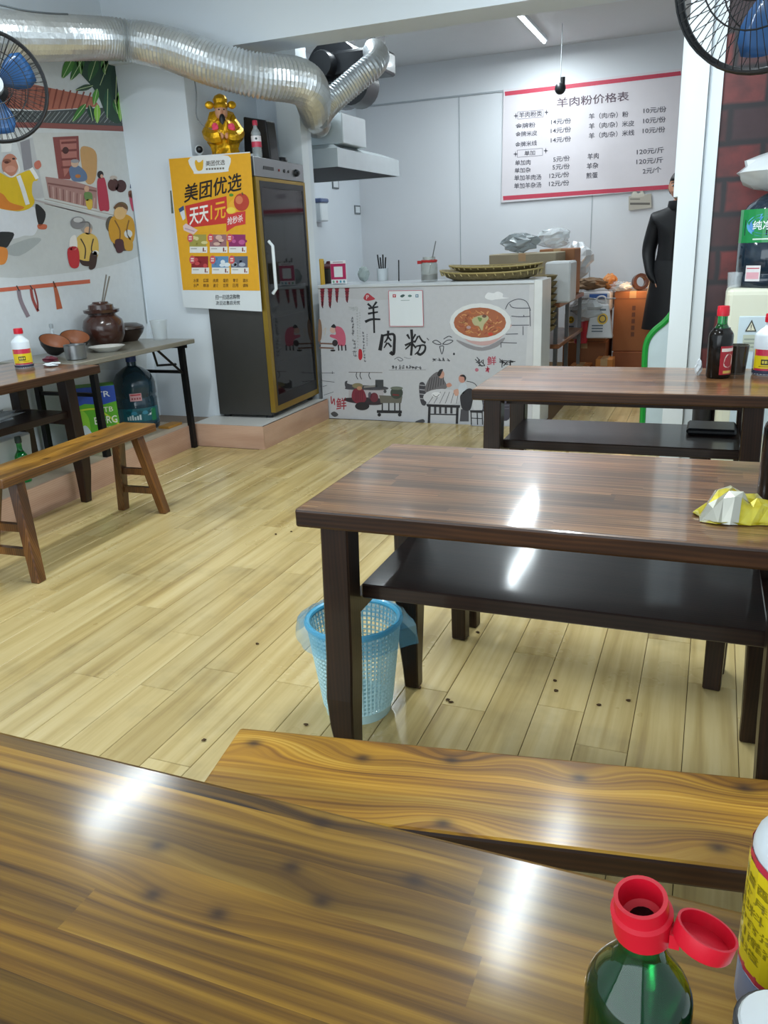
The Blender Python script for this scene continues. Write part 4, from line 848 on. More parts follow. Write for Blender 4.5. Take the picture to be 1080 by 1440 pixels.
# ------------------------------------------------------------------ wall fans
def wall_fan(label, c, axis, R, arm, nb=3, spin=0):
    t = thing('wall_fan', label, 'fan', tuple(c)); d = Vector(axis).normalized(); q = d.to_track_quat('Z', 'Y').to_matrix().to_4x4()
    def cage(z, bulge, name, nr):
        m = MB()
        for i in range(nr):
            a = 2*pi*i/nr; m.tube([q @ Vector((r*cos(a), r*sin(a), z+bulge*(1-(r/R)**2))) for r in (.045, R*.5, R*.8, R)], .0014, 4)
        for r in (R*.35, R*.62): m.tube([q @ Vector((r*cos(2*pi*k/32), r*sin(2*pi*k/32), z+bulge*(1-(r/R)**2))) for k in range(32)], .0022, 5, closed=True)
        part(name, m, BLK, t)
    cage(.03, .06, 'front_grille', 64); cage(-.03, -.06, 'rear_grille', 40)
    part('rim', MB().tube([q @ Vector((R*cos(2*pi*k/48), R*sin(2*pi*k/48), 0)) for k in range(48)], .009, 8, closed=True).tube([q @ Vector((R*cos(2*pi*k/48), R*sin(2*pi*k/48), .03)) for k in range(48)], .004, 6, closed=True), BLK, t, smooth=True)
    BLU = pm('blue_fan_blade', '#275487', .3, alpha=1, coat=.3)
    for b_ in range(nb):
        m = MB(); rows = []
        for i in range(6):
            r = .04+(R*.86-.04)*i/5; w = (.35, .62, .72, .70, .62, .42)[i]; rw = []
            for j in range(5):
                a = spin+2*pi*b_/nb + w*(j/4-.5)*1.5; rw.append(len(m.v)); m.v.append(q @ Vector((r*cos(a), r*sin(a), .018*(j/2-1))))
            rows.append(rw)
        for i in range(5):
            for j in range(4): m.f.append([rows[i][j], rows[i][j+1], rows[i+1][j+1], rows[i+1][j]]); m.c.append(None); m.mi.append(0)
        o = part('blade', m, BLU, t, smooth=True); s_ = o.modifiers.new('solid', 'SOLIDIFY'); s_.thickness = .003
    part('hub', MB().lathe([(.045, 0), (.045, .03), (.03, .045), (.0, .047)], 20, q @ T(0, 0, .0)), pm('grey_hub', '#9aa3aa', .4), t, smooth=True)
    part('badge', MB().lathe([(.04, 0), (.04, .006)], 20, q @ T(0, 0, .092)), pm('grey_badge', '#b5bcc0', .4), t, smooth=True)
    part('motor', MB().lathe([(.05, -.17), (.065, -.15), (.07, -.05), (.05, -.03)], 18, q), BLK, t, smooth=True)
    aw = Vector(arm)-Vector(c); part('arm', MB().tube([q @ Vector((0, 0, -.13)), q @ Vector((0, 0, -.13))+Vector((0, 0, -.10)), aw], .016, 8), BLK, t, smooth=True)
    bx = MB().box(aw.x-.015, aw.x+.015, aw.y-.05, aw.y+.05, aw.z-.08, aw.z+.06); part('wall_bracket', bx, BLK, t, bev=.005)
    return t
cL = atx(-10, 122, -3.22)
wall_fan('black caged wall fan with blue blades in front of the mural', cL, (.75, -.65, -.02), .205*(cL-CAM).length/3.6/1.12, (XL+.016, cL.y+.12, cL.z-.12), spin=.5)
cR_ = aty(1085, -48, 2.45)
wall_fan('black caged wall fan cropped by the top right corner', cR_, (-.35, -.9, -.05), .225, (XR-.016, cR_.y+.1, cR_.z-.12), spin=2.6)

# ------------------------------------------------------------------ ceiling tubes
for i, (x, y, z, L, e, rz) in enumerate(TUBES):
    zc = ZC if y < YP else 2.96
    t = thing('tube_light', ('ceiling tube light over the middle table', 'ceiling tube light over the open floor', 'tube light on the kitchen ceiling above the price board', 'added fill tube light on the kitchen ceiling, unseen behind the beam')[i], 'lamp', (x, y, zc))
    part('housing', MB().box(-.03, .03, -L/2-.02, L/2+.02, -.03, 0), TRIMW, t)
    part('tube', MB().tube([(0, -L/2, zc*0-.0+(z-zc)+.005), (0, L/2, (z-zc)+.005)], .013, 10), pm('lit_tube', '#eef8ff', .4, em=6, var=0), t)

# ------------------------------------------------------------------ things on and under the left tables
TT = .7205
CLAY = pm('dark_glazed_clay', '#3a2019', .22, var=.15, coat=.5)
jl = (-3.50, 4.05, TT)
j = thing('clay_jar', 'dark brown glazed clay jar with chopsticks standing in its mouth', 'jar', jl)
JP = [(.075, 0), (.10, .02), (.122, .07), (.125, .12), (.115, .16), (.085, .185), (.082, .195), (.105, .205), (.108, .222), (.085, .226)]
part('pot', MB().lathe(JP+[(.075, .20), (.0, .19)], 28, cap=False), CLAY, j, smooth=True)
part('lid', MB().lathe([(.078, .222), (.074, .25), (.05, .258), (.045, .268), (.0, .27)], 24), CLAY, j, smooth=True)
for k in range(2):
    part('chopstick', MB().tube([(.01+.012*k, .0, .25), (.062+.022*k, .02, .425-.01*(k % 2))], .0045, 6), pm('steel_chopstick', '#8c8883', .3, metal=.7), j)
bowlp = lambda r, h: [(r*.45, 0), (r*.5, .006), (r*.85, h*.55), (r, h), (r*.95, h), (r*.8, h*.55), (r*.4, .012), (0, .01)]
def bowl(name, label, loc, r, h, mat, cat='bowl', tilt=None, inner=None):
    t = thing(name, label, cat, loc); 
    if tilt: t.rotation_euler = tilt
    part('shell', MB().lathe(bowlp(r, h)[:5], 24, cap=False), mat, t, smooth=True); part('inside', MB().lathe(bowlp(r, h)[4:], 24, cap=False), inner or mat, t, smooth=True); return t
DBR = pm('dark_brown_bowl_glaze', '#2f211b', .3, coat=.3)
t = thing('covered_bowl', 'dark brown covered bowl behind the clay jar by the pillar', 'bowl', (-3.54, 4.31, TT))
part('bowl', MB().lathe([(.06, 0), (.10, .05), (.11, .075), (.10, .078), (0, .078)], 24), DBR, t, smooth=True); part('lid', MB().lathe([(.112, .079), (.105, .095), (.07, .112), (.0, .116)], 24), DBR, t, smooth=True)
TERRA = pm('terracotta_inside', '#8f5636', .45, var=.1)
bowl('rice_bowl', 'black bowl with terracotta inside tilted beside the clay jar', (-3.52, 3.80, TT+.02), .085, .075, BLK, tilt=(radians(12), radians(22), 0), inner=TERRA)
bowl('rice_bowl', 'black bowl with terracotta inside nearest the yellow labelled bottle', (-3.5, 3.60, TT+.02), .085, .075, BLK, tilt=(radians(5), radians(25), 0), inner=TERRA)
pl_ = thing('plate', 'shallow white plate on the grey folding table', 'plate', (-3.30, 3.82, TT))
part('dish', MB().lathe([(.06, 0), (.065, .004), (.10, .026), (.105, .03), (.10, .03), (.06, .009), (0, .008)], 28, cap=False), pm('white_ceramic', '#dcdcd6', .25, coat=.4), pl_, smooth=True)
cu = thing('steel_cup', 'steel cup beside the white plate', 'cup', (-3.235, 3.49, TT))
part('cup_wall', MB().lathe([(.05, 0), (.055, .004), (.058, .078), (.06, .08), (.055, .078), (.05, .006), (0, .006)], 24, cap=False), STEEL, cu, smooth=True)
def vin_label(m):
    m.crect(-.05, .075, .05, .098, '#c9304a', 1); m.crect(-.05, .02, .05, .028, '#b8304a', 1)
    m.crect(-.022, .042, .012, .062, '#2a2410', 2)
    for i in range(3): m.crect(-.018+.010*i, .047, -.011+.010*i, .057, '#d8c84a', 3)
    m.crect(-.03, .034, .03, .037, '#a08414', 2)
YL = '#e3c81e'
BLUEL = pm('dark_bluish_vinegar', '#3d4358', .2, var=0)
def vinegar(label, loc, H=.20, R=.042, grp='white bottles with yellow labels'):
    return bottle('vinegar_bottle', label, loc, H, R, HDPE, None, REDCAP, lab=(-.055, .055, .02, .098, YL, vin_label), rn=.018, group=grp)
vb = vinegar('white vinegar bottle with yellow label on the left wall table', (-3.30, 3.18, TT), .20, .046)
part('base_band', MB().lathe([(.0442, .003), (.0468, .007), (.0468, .018)], 24), BLUEL, vb, smooth=True)
solo('sauce_packet', place(crumple(0, (.045, .03, .018), 31, .3), (-3.28, 3.34, TT)), pm('maroon_packet', '#5e1c2c', .4, coat=.3), 'small maroon sauce packet beside the steel cup', 'packet', loc=(-3.28, 3.34, TT))
solo('napkin', place(crumple(0, (.04, .035, .01), 33, .35), (-3.17, 3.24, TT)), PAPER, 'crumpled white napkin in front of the maroon packet', 'napkin', loc=(-3.17, 3.24, TT))
bottle('glass_cruet', 'slim clear glass bottle behind the black bowls', (-3.58, 3.70, TT), .17, .022, CLEARPET, None, pm('grey_stopper', '#8b9296', .4), neck=.5)
solo('plastic_tub', MB().lathe([(.045, 0), (.055, .12), (.058, .125), (.053, .12), (.043, .004), (0, .004)], 20, T(-3.33, 4.37, TT), cap=False), clearglass('clear_tub_plastic', '#cdd5d6', .22), 'clear plastic tub at the far end of the folding table', 'tub', loc=(-3.33, 4.37, TT), smooth=True)
# under them
def carboy(name, label, loc, body, lab_fn, R=.133, H=.47, inv=False):
    t = thing(name, label, 'bottle', loc)
    pf = [(R*.92, 0), (R, .015), (R, .05), (R*.965, .056), (R*.965, .065), (R, .072), (R, .20), (R*.955, .21), (R*.955, .222), (R, .232), (R, .30), (R*.96, .325), (R*.8, .365), (R*.45, .40), (.032, .415), (.03, H-.02), (.03, H)]
    M_ = (T(0, 0, H) @ RX(180)) if inv else None
    part('shell', MB().lathe(pf, 32, M_), body, t, smooth=True)
    m = CylP(loc, R+.001, math.atan2(-loc[1], -loc[0])); lab_fn(m); link('label', m.mesh('label', INKG, True), t)
    return t
WBLUE = pm('dark_blue_tinted_plastic', '#26404f', .12, var=.1, coat=.5, alpha=.93)
def lab1(m):
    m.crect(-.17, .045, .17, .15, '#1f6a78', 0); m.crect(-.17, .045, .17, .065, '#1d4a5a', 1)
    for k in range(5): m.ell(-.06+.035*k, .125-.004*(k % 2), .02, .012, '#3f93b0' if k % 2 else '#1d5560', 1)
    for i in range(6): m.crect(-.075+.016*i, .076, -.064+.016*i, .098+.006*(i % 3), '#dfecf0', 3)
    m.poly([(.06, .10), (.09, .135), (.10, .14), (.085, .10)], '#dfeaf0', 2); m.crect(.09, .06, .13, .14, '#2a8a5a', 1)
    m.crect(-.04, .20, .035, .25, '#d9a9b0', 2); m.crect(-.035, .235, .03, .245, '#c24a5a', 3)
    for k in range(4): m.crect(-.03+.016*k, .21, -.02+.016*k, .222, '#a0404c', 3)
wl = thing
wb_ = carboy('water_bottle', 'dark blue large water bottle with teal label under the folding table', (-3.51, 4.27, .152), WBLUE, lab1)
part('cap', MB().lathe([(.034, .44), (.034, .475), (.0, .478)], 16), pm('blue_cap', '#2a3f78', .4), wb_, smooth=True)
# green and blue carton
bx0 = Vector((-3.43, 3.78, .152))
bxm = pm('green_carton', '#5fae2c', .4, var=.05)
bt = thing('beer_carton', 'green and blue beer carton under the folding table', 'box', tuple(bx0), radians(42))
part('carton', MB().box(-.13, .13, -.075, .075, 0, .37), bxm, bt, bev=.004)
pc = Print(lambda x, y: Vector((x, -.0762, y)), (0, -1, 0))
pc.poly([(-.13, .25), (-.05, .275), (.05, .26), (.13, .275), (.13, .37), (-.13, .37)], '#2c4fb0', 0); pc.stroke([(-.12, .235), (0, .24), (.06, .20), (.13, .13)], .01, '#c8dc3a', 1)
pc.text('TR', .02, .305, .10, .305, -.035, '#dfe6f4', 2); pc.text('TB', .05, .215, .105, .215, -.03, '#eaf3d6', 2); pc.text('BORG', -.01, .145, .12, .145, -.045, '#f0f5e6', 2); pc.text('BEER', .03, .11, .10, .11, -.018, '#d6e6b6', 2)
pc.blob([(-.12, .06), (-.05, .07), (-.04, .19), (-.08, .24), (-.12, .18)], '#8fcf3a', 1); pc.blob([(-.11, .04), (-.03, .05), (-.05, .13), (-.08, .14)], '#d3e0e6', 2); pc.stroke([(-.09, .02), (-.07, .06)], .008, '#4a6ab0', 3, False)
for v in pc.v: pass
link('carton_print', pc.mesh('carton_print', INKG), bt)
ps2 = Print(lambda x, y: Vector((.131, x, y)), (1, 0, 0)); ps2.rect(-.075, .26, .075, .37, '#2c4fb0', 0); ps2.text('BORG', -.065, .13, .065, .13, -.035, '#f0f5e6', 2); ps2.stroke([(-.07, .22), (.07, .18)], .01, '#c8dc3a', 1, False)
link('carton_print', ps2.mesh('carton_print', INKG), bt)
solo('foam_crate', MB().hexa([(-3.6, 2.85, .152), (-3.34, 2.85, .152), (-3.34, 3.16, .152), (-3.6, 3.16, .152)], [(-3.61, 2.84, .38), (-3.33, 2.84, .38), (-3.33, 3.17, .38), (-3.61, 3.17, .38)]), pm('white_foam', '#cdd3d6', .7), 'white foam box on the ledge under the dark wall table', 'box', loc=(-3.46, 3.0, .152), bev=.01)
bottle('beer_bottle', 'green glass bottle on the ledge in front of the foam box', (-3.27, 3.02, .152), .24, .032, GREENG, None, pm('dark_bottle_cap', '#2b3a30', .4), neck=.4)
solo('blue_bag', place(crumple(0, (.09, .1, .13), 41, .2), (-3.46, 2.66, .152)), pm('navy_bag', '#1c2748', .5), 'navy blue bag on the ledge under the dark wall table', 'bag', loc=(-3.46, 2.66, .152))
solo('plastic_wrap', place(crumple(0, (.07, .2, .03), 42, .3), (-3.2, 2.78, .5005)), clearglass('shiny_clear_wrap', '#b9c2c8', .5, .15), 'shiny clear plastic wrap on the shelf of the dark wall table', 'wrap', loc=(-3.2, 2.78, .5005))
solo('wood_offcut', MB().box(-3.36, -3.28, 4.27, 4.42, .152, .167), pm('orange_offcut', '#b9853a', .6), 'short orange wood offcut on the ledge beside the big water bottle', 'offcut', loc=(-3.32, 4.34, .152))

# ------------------------------------------------------------------ bottles and packets on the right hand tables
def soy_label(m): m.crect(-.03, .10, .03, .112, '#e8d9d0', 1); m.blob([(-.02, .05), (.0, .042), (.02, .055), (.015, .085), (-.012, .088)], '#e6cfc4', 2); m.crect(-.02, .02, .02, .03, '#d8b45a', 2)
def soy(label, loc, H, R, ang): return bottle('soy_sauce_bottle', label, loc, H, R, GREENG, SOY, REDCAP, fill=.70, neck=.36, rn=R*.40, group='green sauce bottles with red caps', lab=(-.034, .034, .015, .12, '#a81c2a', soy_label), ang=ang)
soy('dark sauce bottle with red cap on the far table, next to a dark cup', (.035, 3.27, TT), .262, .043, -.75)
soy('dark sauce bottle with red cap at the right picture edge beside yellow packets', (.16, 1.74, TT), .25, .046, -1.0)
t = thing('glass_cup', 'dark smoky glass cup behind the sauce bottle on the far table', 'cup', (.098, 3.36, TT))
part('cup_wall', MB().lathe([(.034, 0), (.042, .11), (.039, .11), (.031, .006), (0, .006)], 22, cap=False), clearglass('smoky_glass', '#3a3026', .75, .1), t, smooth=True)
vc = vinegar('white vinegar bottle with yellow label on the far table', (.205, 3.36, TT), .225, .052)
part('base_band', MB().lathe([(.0505, .003), (.0525, .008), (.0525, .024)], 24), BLUEL, vc, smooth=True)
solo('tissue', place(crumple(0, (.012, .012, .03), 51, .3), (-.035, 3.31, TT)), PAPER, 'tiny white twisted tissue left of the far sauce bottle', 'tissue', loc=(-.035, 3.31, TT))
def packet_mat():
    k = N('yellow_snack_foil'); co, x, y, z = k.xyz()
    n = k.noise(k.vec(k.math('MULTIPLY', x, 22), k.math('MULTIPLY', y, 22), k.math('MULTIPLY', z, 22)), 1, 2)
    c = k.ramp(n, [(.36, '#b8b49a'), (.44, '#b3a51c'), (.52, '#d0bd22'), (.64, '#ddd04a'), (.70, '#7a6a22')])
    k.l(c, k.b.inputs['Base Color']); k.b.inputs['Roughness'].default_value = .22; k.b.inputs['Metallic'].default_value = .25; k.b.inputs['Coat Weight'].default_value = .6
    return k.m
PKT = packet_mat(); SIL = pm('silver_foil_inside', '#b9b7aa', .3, metal=.4, var=.1)
def packet(label, loc, rz, s, seed):
    q = random.Random(seed); m = MB(); nx, ny = 9, 6
    for L_ in (0, 1):
        for i in range(nx):
            for j_ in range(ny):
                u, v = i/(nx-1)*2-1, j_/(ny-1)*2-1; e = (1-u**4)*(1-v**4)
                m.v.append(Vector((u*.078*s*(1-.12*v*v)+q.uniform(-.008, .008), v*.052*s*(1-.2*u*u)+q.uniform(-.007, .007), (.004+e*(.05*s+q.uniform(-.014, .016)) if L_ else max(0, .003+(1-e)*.006)))))
    for L_ in (0, 1):
        for i in range(nx-1):
            for j_ in range(ny-1):
                o = L_*nx*ny; f = [o+i*ny+j_, o+(i+1)*ny+j_, o+(i+1)*ny+j_+1, o+i*ny+j_+1]; f = f if L_ else f[::-1]
                for tri in ((f[0], f[1], f[2]), (f[0], f[2], f[3])): m.f.append(tri); m.c.append(None); m.mi.append(1 if (L_ and (i < 4 and j_ < 2)) else 0)
    b_ = [(i*ny) for i in range(nx)]; 
    ring = [i*ny for i in range(nx)]+[(nx-1)*ny+j_ for j_ in range(1, ny)]+[i*ny+ny-1 for i in range(nx-2, -1, -1)]+[j_ for j_ in range(ny-2, 0, -1)]
    for a, b2 in zip(ring, ring[1:]+ring[:1]): m.f.append((a, b2, b2+nx*ny, a+nx*ny)); m.c.append(None); m.mi.append(0)
    z = min(v.z for v in m.v)
    for v in m.v: v.z -= z
    me = m.mesh('snack_packet', [PKT, SIL]); o = link('snack_packet', me, None, loc); o.rotation_euler = (0, 0, rz); tag(o, label, 'packet', 'crumpled yellow packets on the middle table'); return o
packet('crumpled yellow snack packet left of the sauce bottle on the middle table', (.075, 1.60, TT), radians(8), .95, 5)
packet('crumpled yellow snack packet at the right picture edge, half out of frame', (.205, 1.60, TT), radians(60), .8, 9)
# items on the nearest table
def near_bottle():
    loc = (-.009, .392, TT); H, R = .185, .034
    t = thing('sauce_bottle', 'green glass bottle with open red flip cap nearest on the golden table', 'bottle', loc); t.scale = (.93, .93, .93)
    pf = [(R*.9, 0), (R, .004), (R, .098)] + [(.0145+(R-.0145)*(.5+.5*cos(pi*k/7)), .098+.045*k/7) for k in range(1, 8)] + [(.0135, .158)]
    part('glass', MB().lathe(pf, 36), GREENG, t, smooth=True)
    part('liquid', MB().lathe([(.029, .004), (.0334, .008), (.0334, .098), (.0318, .106), (0, .106)], 28), SOY, t, smooth=True)
    M_ = T(0, 0, .152) @ RX(8) @ RY(-6)
    cp_ = part('cap_collar', MB().lathe([(.0185, 0), (.019, .017), (.0165, .0185), (.0165, .021), (.0162, .0285), (.0135, .0285), (.0125, .012), (.0085, .010), (.0, .008)], 32, M_, cap=False), REDCAP, t, smooth=True)
    part('spout_hole', MB().lathe([(.0082, .0102), (0, .0102)], 16, M_), SOY, cp_)
    M2 = T(.0335, -.012, .162) @ RY(14) @ RX(-12)
    part('flip_lid', MB().lathe([(0, 0), (.0165, 0), (.0175, .002), (.0178, .012), (.0162, .012), (.0158, .003), (0, .003)], 30, M2, cap=False), REDCAP, t, smooth=True)
    part('hinge', MB().box(.0155, .0215, -.014, -.002, .150+.006, .166), REDCAP, t)
near_bottle()
nb = (.094, .497, TT)
nvb = bottle('vinegar_bottle', 'white vinegar bottle with yellow label nearest, cut by the right picture edge', nb, .215, .040, HDPE, None, REDCAP, lab=(-.062, .062, .045, .128, YL, None), rn=.016, group='white bottles with yellow labels', neck=.32)
m = CylP(nb, .0408, math.atan2(-nb[1], -nb[0])-.35); m.crect(-.066, .128, .066, .134, '#c9304a', 1); m.crect(-.066, .04, .066, .0465, '#c0304a', 1)
for k in range(6): m.ctext(('酿造', '白醋', '净含量', '配料', '食用', '醋酸')[k], -.045, .056+.011*k, -.012+.006*(k % 3), .008, '#8f7d12', 2)
for k in range(6): m.crect(0.0, .057+.011*k, .04, .0605+.011*k, '#b7a016', 2)
link('label_print', m.mesh('label_print', INKG, True), nvb)
part('base_band', MB().lathe([(.0385, .003), (.0405, .007), (.0405, .038)], 28), pm('pale_blue_vinegar', '#7a88a6', .3, var=0), nvb, smooth=True)
t = thing('lidded_can', 'white lidded can with a black rim at the bottom right corner', 'can', (.074, .408, TT)); t.scale = (.85, .85, .68)
part('can_body', MB().lathe([(.030, 0), (.032, .004), (.032, .105)], 28), pm('dark_can', '#23262b', .35), t, smooth=True)
part('lid', MB().lathe([(.0335, .100), (.0335, .112), (.031, .114)], 30), BLK, t, smooth=True); part('lid_top', MB().lathe([(.0305, .1145), (.029, .118), (0, .119)], 28), PAPER, t, smooth=True)
# items on the shelf of the far table
solo('black_tray', MB().box(-.06, .12, 3.24, 3.40, .5005, .525), BLK, 'flat black tray on the shelf of the far table', 'tray', loc=(0, 3.3, .5005), bev=.008)

# ------------------------------------------------------------------ waste basket
bc = (-.85, 1.80, 0)
wbk = thing('waste_basket', 'light blue lattice waste basket with a clear liner under the middle table', 'basket', bc)
BB = pm('light_blue_plastic', '#bcdde0', .35, var=.03, coat=.2)
hb, rb, rt = .285, .092, .128
m = MB(); nu, nv = 56, 18
for j_ in range(nv+1):
    z = .03+(hb-.045)*j_/nv; r = rb+(rt-rb)*z/hb
    for i in range(nu): m.v.append(Vector((r*cos(2*pi*i/nu), r*sin(2*pi*i/nu), z)))
for j_ in range(nv):
    for i in range(nu): m.f.append((j_*nu+i, j_*nu+(i+1) % nu, (j_+1)*nu+(i+1) % nu, (j_+1)*nu+i)); m.c.append(None); m.mi.append(0)
o = part('lattice', m, BB, wbk); wm = o.modifiers.new('lattice', 'WIREFRAME'); wm.thickness = .0072; wm.use_even_offset = False
part('base', MB().lathe([(0, .004), (rb*.97, .004), (rb, 0), (rb+.004, .032), (rb, .032), (rb*.95, .01), (0, .01)], 40, cap=False), BB, wbk, smooth=True)
part('rim', MB().tube([(rt*cos(2*pi*k/44), rt*sin(2*pi*k/44), hb-.006) for k in range(44)], .0085, 8, closed=True), pm('bright_blue_rim', '#4fb0d6', .3, coat=.4), wbk, smooth=True)
m = MB(); q = random.Random(8); n = 44
for j_, (dr, z) in enumerate(((-.012, hb-.06), (-.006, hb-.012), (.004, hb+.008), (.016, hb-.004), (.02, hb-.03), (.023, hb-.055))):
    for i in range(n):
        a = 2*pi*i/n; e = .030*math.exp(-((a-.15+pi) % (2*pi)-pi)**2/.05)+.018*math.exp(-((a-3.3+pi) % (2*pi)-pi)**2/.1) if j_ > 2 else 0
        r = rt+dr+e+q.uniform(-.0025, .0025); m.v.append(Vector((r*cos(a), r*sin(a), z+q.uniform(-.004, .004)+(-e*.3))))
for j_ in range(5):
    for i in range(n): m.f.append((j_*n+i, j_*n+(i+1) % n, (j_+1)*n+(i+1) % n, (j_+1)*n+i)); m.c.append(None); m.mi.append(0)
part('liner_bag', m, pm('thin_blue_bag', '#63b4d6', .2, var=0, alpha=.45, coat=.4), wbk, smooth=True)

# crumbs
cq = random.Random(6)
for (x, y) in ((630, 985), (634, 988), (780, 958), (782, 972), (842, 992), (884, 986), (672, 890), (430, 1020), (466, 1014), (388, 752), (410, 748), (44, 806), (362, 906), (287, 1042), (590, 968)):
    p = atz(x, y, 0); solo('crumb', place(crumple(0, (.007, .005, .003), cq.randint(0, 99), .4, nn=6, mm=4), p), pm('crumb_brown', '#4a3418', .8) if 'crumb_brown' not in D.materials else D.materials['crumb_brown'], 'tiny dark brown crumb lying on the pale plank floor', 'crumb', 'crumbs on the plank floor', loc=tuple(p))

# ------------------------------------------------------------------ on and behind the counter
cz = ct+.0005
jr = aty(604, 396, YC+.16); jr.z = cz
t = thing('pickle_jar', 'glass jar with red cloth neck and a spoon, standing on the counter', 'jar', tuple(jr))
part('glass', MB().lathe([(.055, 0), (.06, .006), (.06, .115), (.05, .135), (.045, .14), (.045, .165), (.041, .165), (.041, .14), (.056, .11), (.056, .01), (0, .01)], 26, cap=False), clearglass('jar_glass', '#b7bdb8', .35), t, smooth=True)
part('chilli_sauce', MB().lathe([(.054, .011), (.055, .05), (0, .052)], 22), pm('dark_red_sauce', '#4a1512', .35, var=.3, vs=40), t, smooth=True)
part('red_cloth', MB().tube([(.05*cos(2*pi*k/20), .05*sin(2*pi*k/20), .135+.004*(k % 2)) for k in range(20)], .009, 7, closed=True).box(-.085, -.05, -.01, .01, .12, .142), pm('red_cloth', '#b02a2a', .7), t, smooth=True)
part('spoon', MB().tube([(-.01, 0, .02), (.05, .01, .27)], .004, 6), STEEL, t)
WOVEN = pm('woven_bamboo', '#8a7a52', .65, var=.35, vs=45, bump=.9, bs=120, bd=.003)
def tray(label, loc, rz, L, Wd, h):
    t = thing('bamboo_tray', label, 'tray', loc, rz, 'woven bamboo trays on the counter'); m = MB(); n = 40
    for (r, z) in ((.72, 0), (.86, h*.3), (1.0, h), (.96, h), (.82, h*.35), (.7, .008)):
        for i in range(n):
            a = 2*pi*i/n; zz = z*(1+.35*abs(cos(a))**3) if z > .01 else z
            m.v.append(Vector((L*r*cos(a), Wd*r*sin(a), zz)))
    for j_ in range(5):
        for i in range(n): m.f.append((j_*n+i, j_*n+(i+1) % n, (j_+1)*n+(i+1) % n, (j_+1)*n+i)); m.c.append(None); m.mi.append(0)
    m.f.append(list(range(n))[::-1]); m.c.append(None); m.mi.append(0); m.f.append([5*n+i for i in range(n)]); m.c.append(None); m.mi.append(0)
    part('weave', m, WOVEN, t, smooth=True)
    part('rim', MB().tube([(L*.99*cos(2*pi*k/40), Wd*.99*sin(2*pi*k/40), h*(1+.35*abs(cos(2*pi*k/40))**3)) for k in range(40)], .006, 6, closed=True), pm('bamboo_rim', '#a8965f', .5), t, smooth=True)
    m = MB()
    for i in range(36):
        a = 2*pi*(i+.3)/36
        if sin(a) < .3: m.tube([(L*1.0*cos(a), Wd*1.0*sin(a), h*(1+.35*abs(cos(a))**3)+.006), (L*.96*cos(a+.05), Wd*.97*sin(a+.05), h*.62)], .003, 4)
    part('binding', m, pm('pale_binding', '#c2b27c', .5), t)['kind'] = 'stuff'; return t
tc = aty(692, 393, YC+.28); 
tray('long woven bamboo tray lying on top of the counter beside the jar', (tc.x, YC+.24, cz), radians(-2), .37, .22, .05)
tray('second woven bamboo tray nested inside the long one on the counter', (tc.x+.03, YC+.25, cz+.052), radians(2), .33, .19, .035)
sx_, sy_ = aty(752, 400, 6.08).x, 6.08
for i in range(9):
    tr = thing('bamboo_tray', 'woven bamboo tray in the stack standing behind the counter end', 'tray', (sx_, sy_, .585+i*.045), .05*i, 'stacked bamboo trays behind the counter')
    part('weave', MB().lathe([(.13, 0), (.15, .015), (.165, .04), (.155, .04), (.13, .01), (0, .01)], 26, cap=False), WOVEN, tr, smooth=True)
# payment stand
p0 = aty(477, 403, YC+.03)
pay = thing('payment_stand', 'small pink and white payment stand at the left end of the counter', 'stand', (p0.x, YC+.03, cz))
part('plate', MB().box(-.062, .062, 0, .006, 0, .165), pm('white_acrylic', '#e2e6e8', .3), pay, bev=.002)
pq = Print(lambda x, y: Vector((x, 0, y)), (0, -1, 0)); pq.rect(-.06, .036, .06, .145, '#b5305f', 0); pq.rect(-.034, .052, .034, .125, '#e4e9ec', 1)
for i, c in enumerate(('#7fae8f', '#c0506a', '#4fa0b8', '#6f9aa8')): pq.ell(-.042+.028*i, .02, .008, .009, c, 1)
pq.stroke([(-.04, .155), (.04, .155)], .006, '#b9a0ac', 1, False)
link('printed_face', pq.mesh('printed_face', INKG), pay)
part('foot', MB().box(-.05, .05, 0, .05, 0, .006), pm('white_acrylic_foot', '#dfe4e6', .3), pay)
# utensils
u0 = aty(528, 396, YC+.3)
t = thing('utensil_holder', 'black handled utensils standing in a pale holder behind the counter edge', 'holder', (u0.x, YC+.45, cz))
part('holder', MB().lathe([(.04, 0), (.045, .09), (.04, .09), (.035, .006), (0, .006)], 18, cap=False), pm('pale_holder', '#c5ccd0', .4), t, smooth=True)
for i in range(4): part('handle', MB().tube([(.01*i-.015, 0, .01), (.022*i-.04, .01, .19-.02*(i % 2))], .006, 6), BLK, t)
u1 = aty(561, 396, YC+.3); solo('tasting_stick', MB().tube([(u1.x, YC+.3, cz), (u1.x+.004, YC+.3, cz+.15)], .005, 6), BLK, 'thin black rod standing upright on the counter', 'rod', loc=(u1.x, YC+.3, cz))
solo('hanging_cloth', place(crumple(0, (.045, .03, .055), 61, .2), (aty(512, 390, 5.80).x, 5.80, ct)), pm('grey_green_cloth', '#9aa6a4', .7), 'grey green cloth bundle behind the counter left of the utensils', 'cloth', loc=(aty(512, 390, 5.80).x, 5.80, ct))
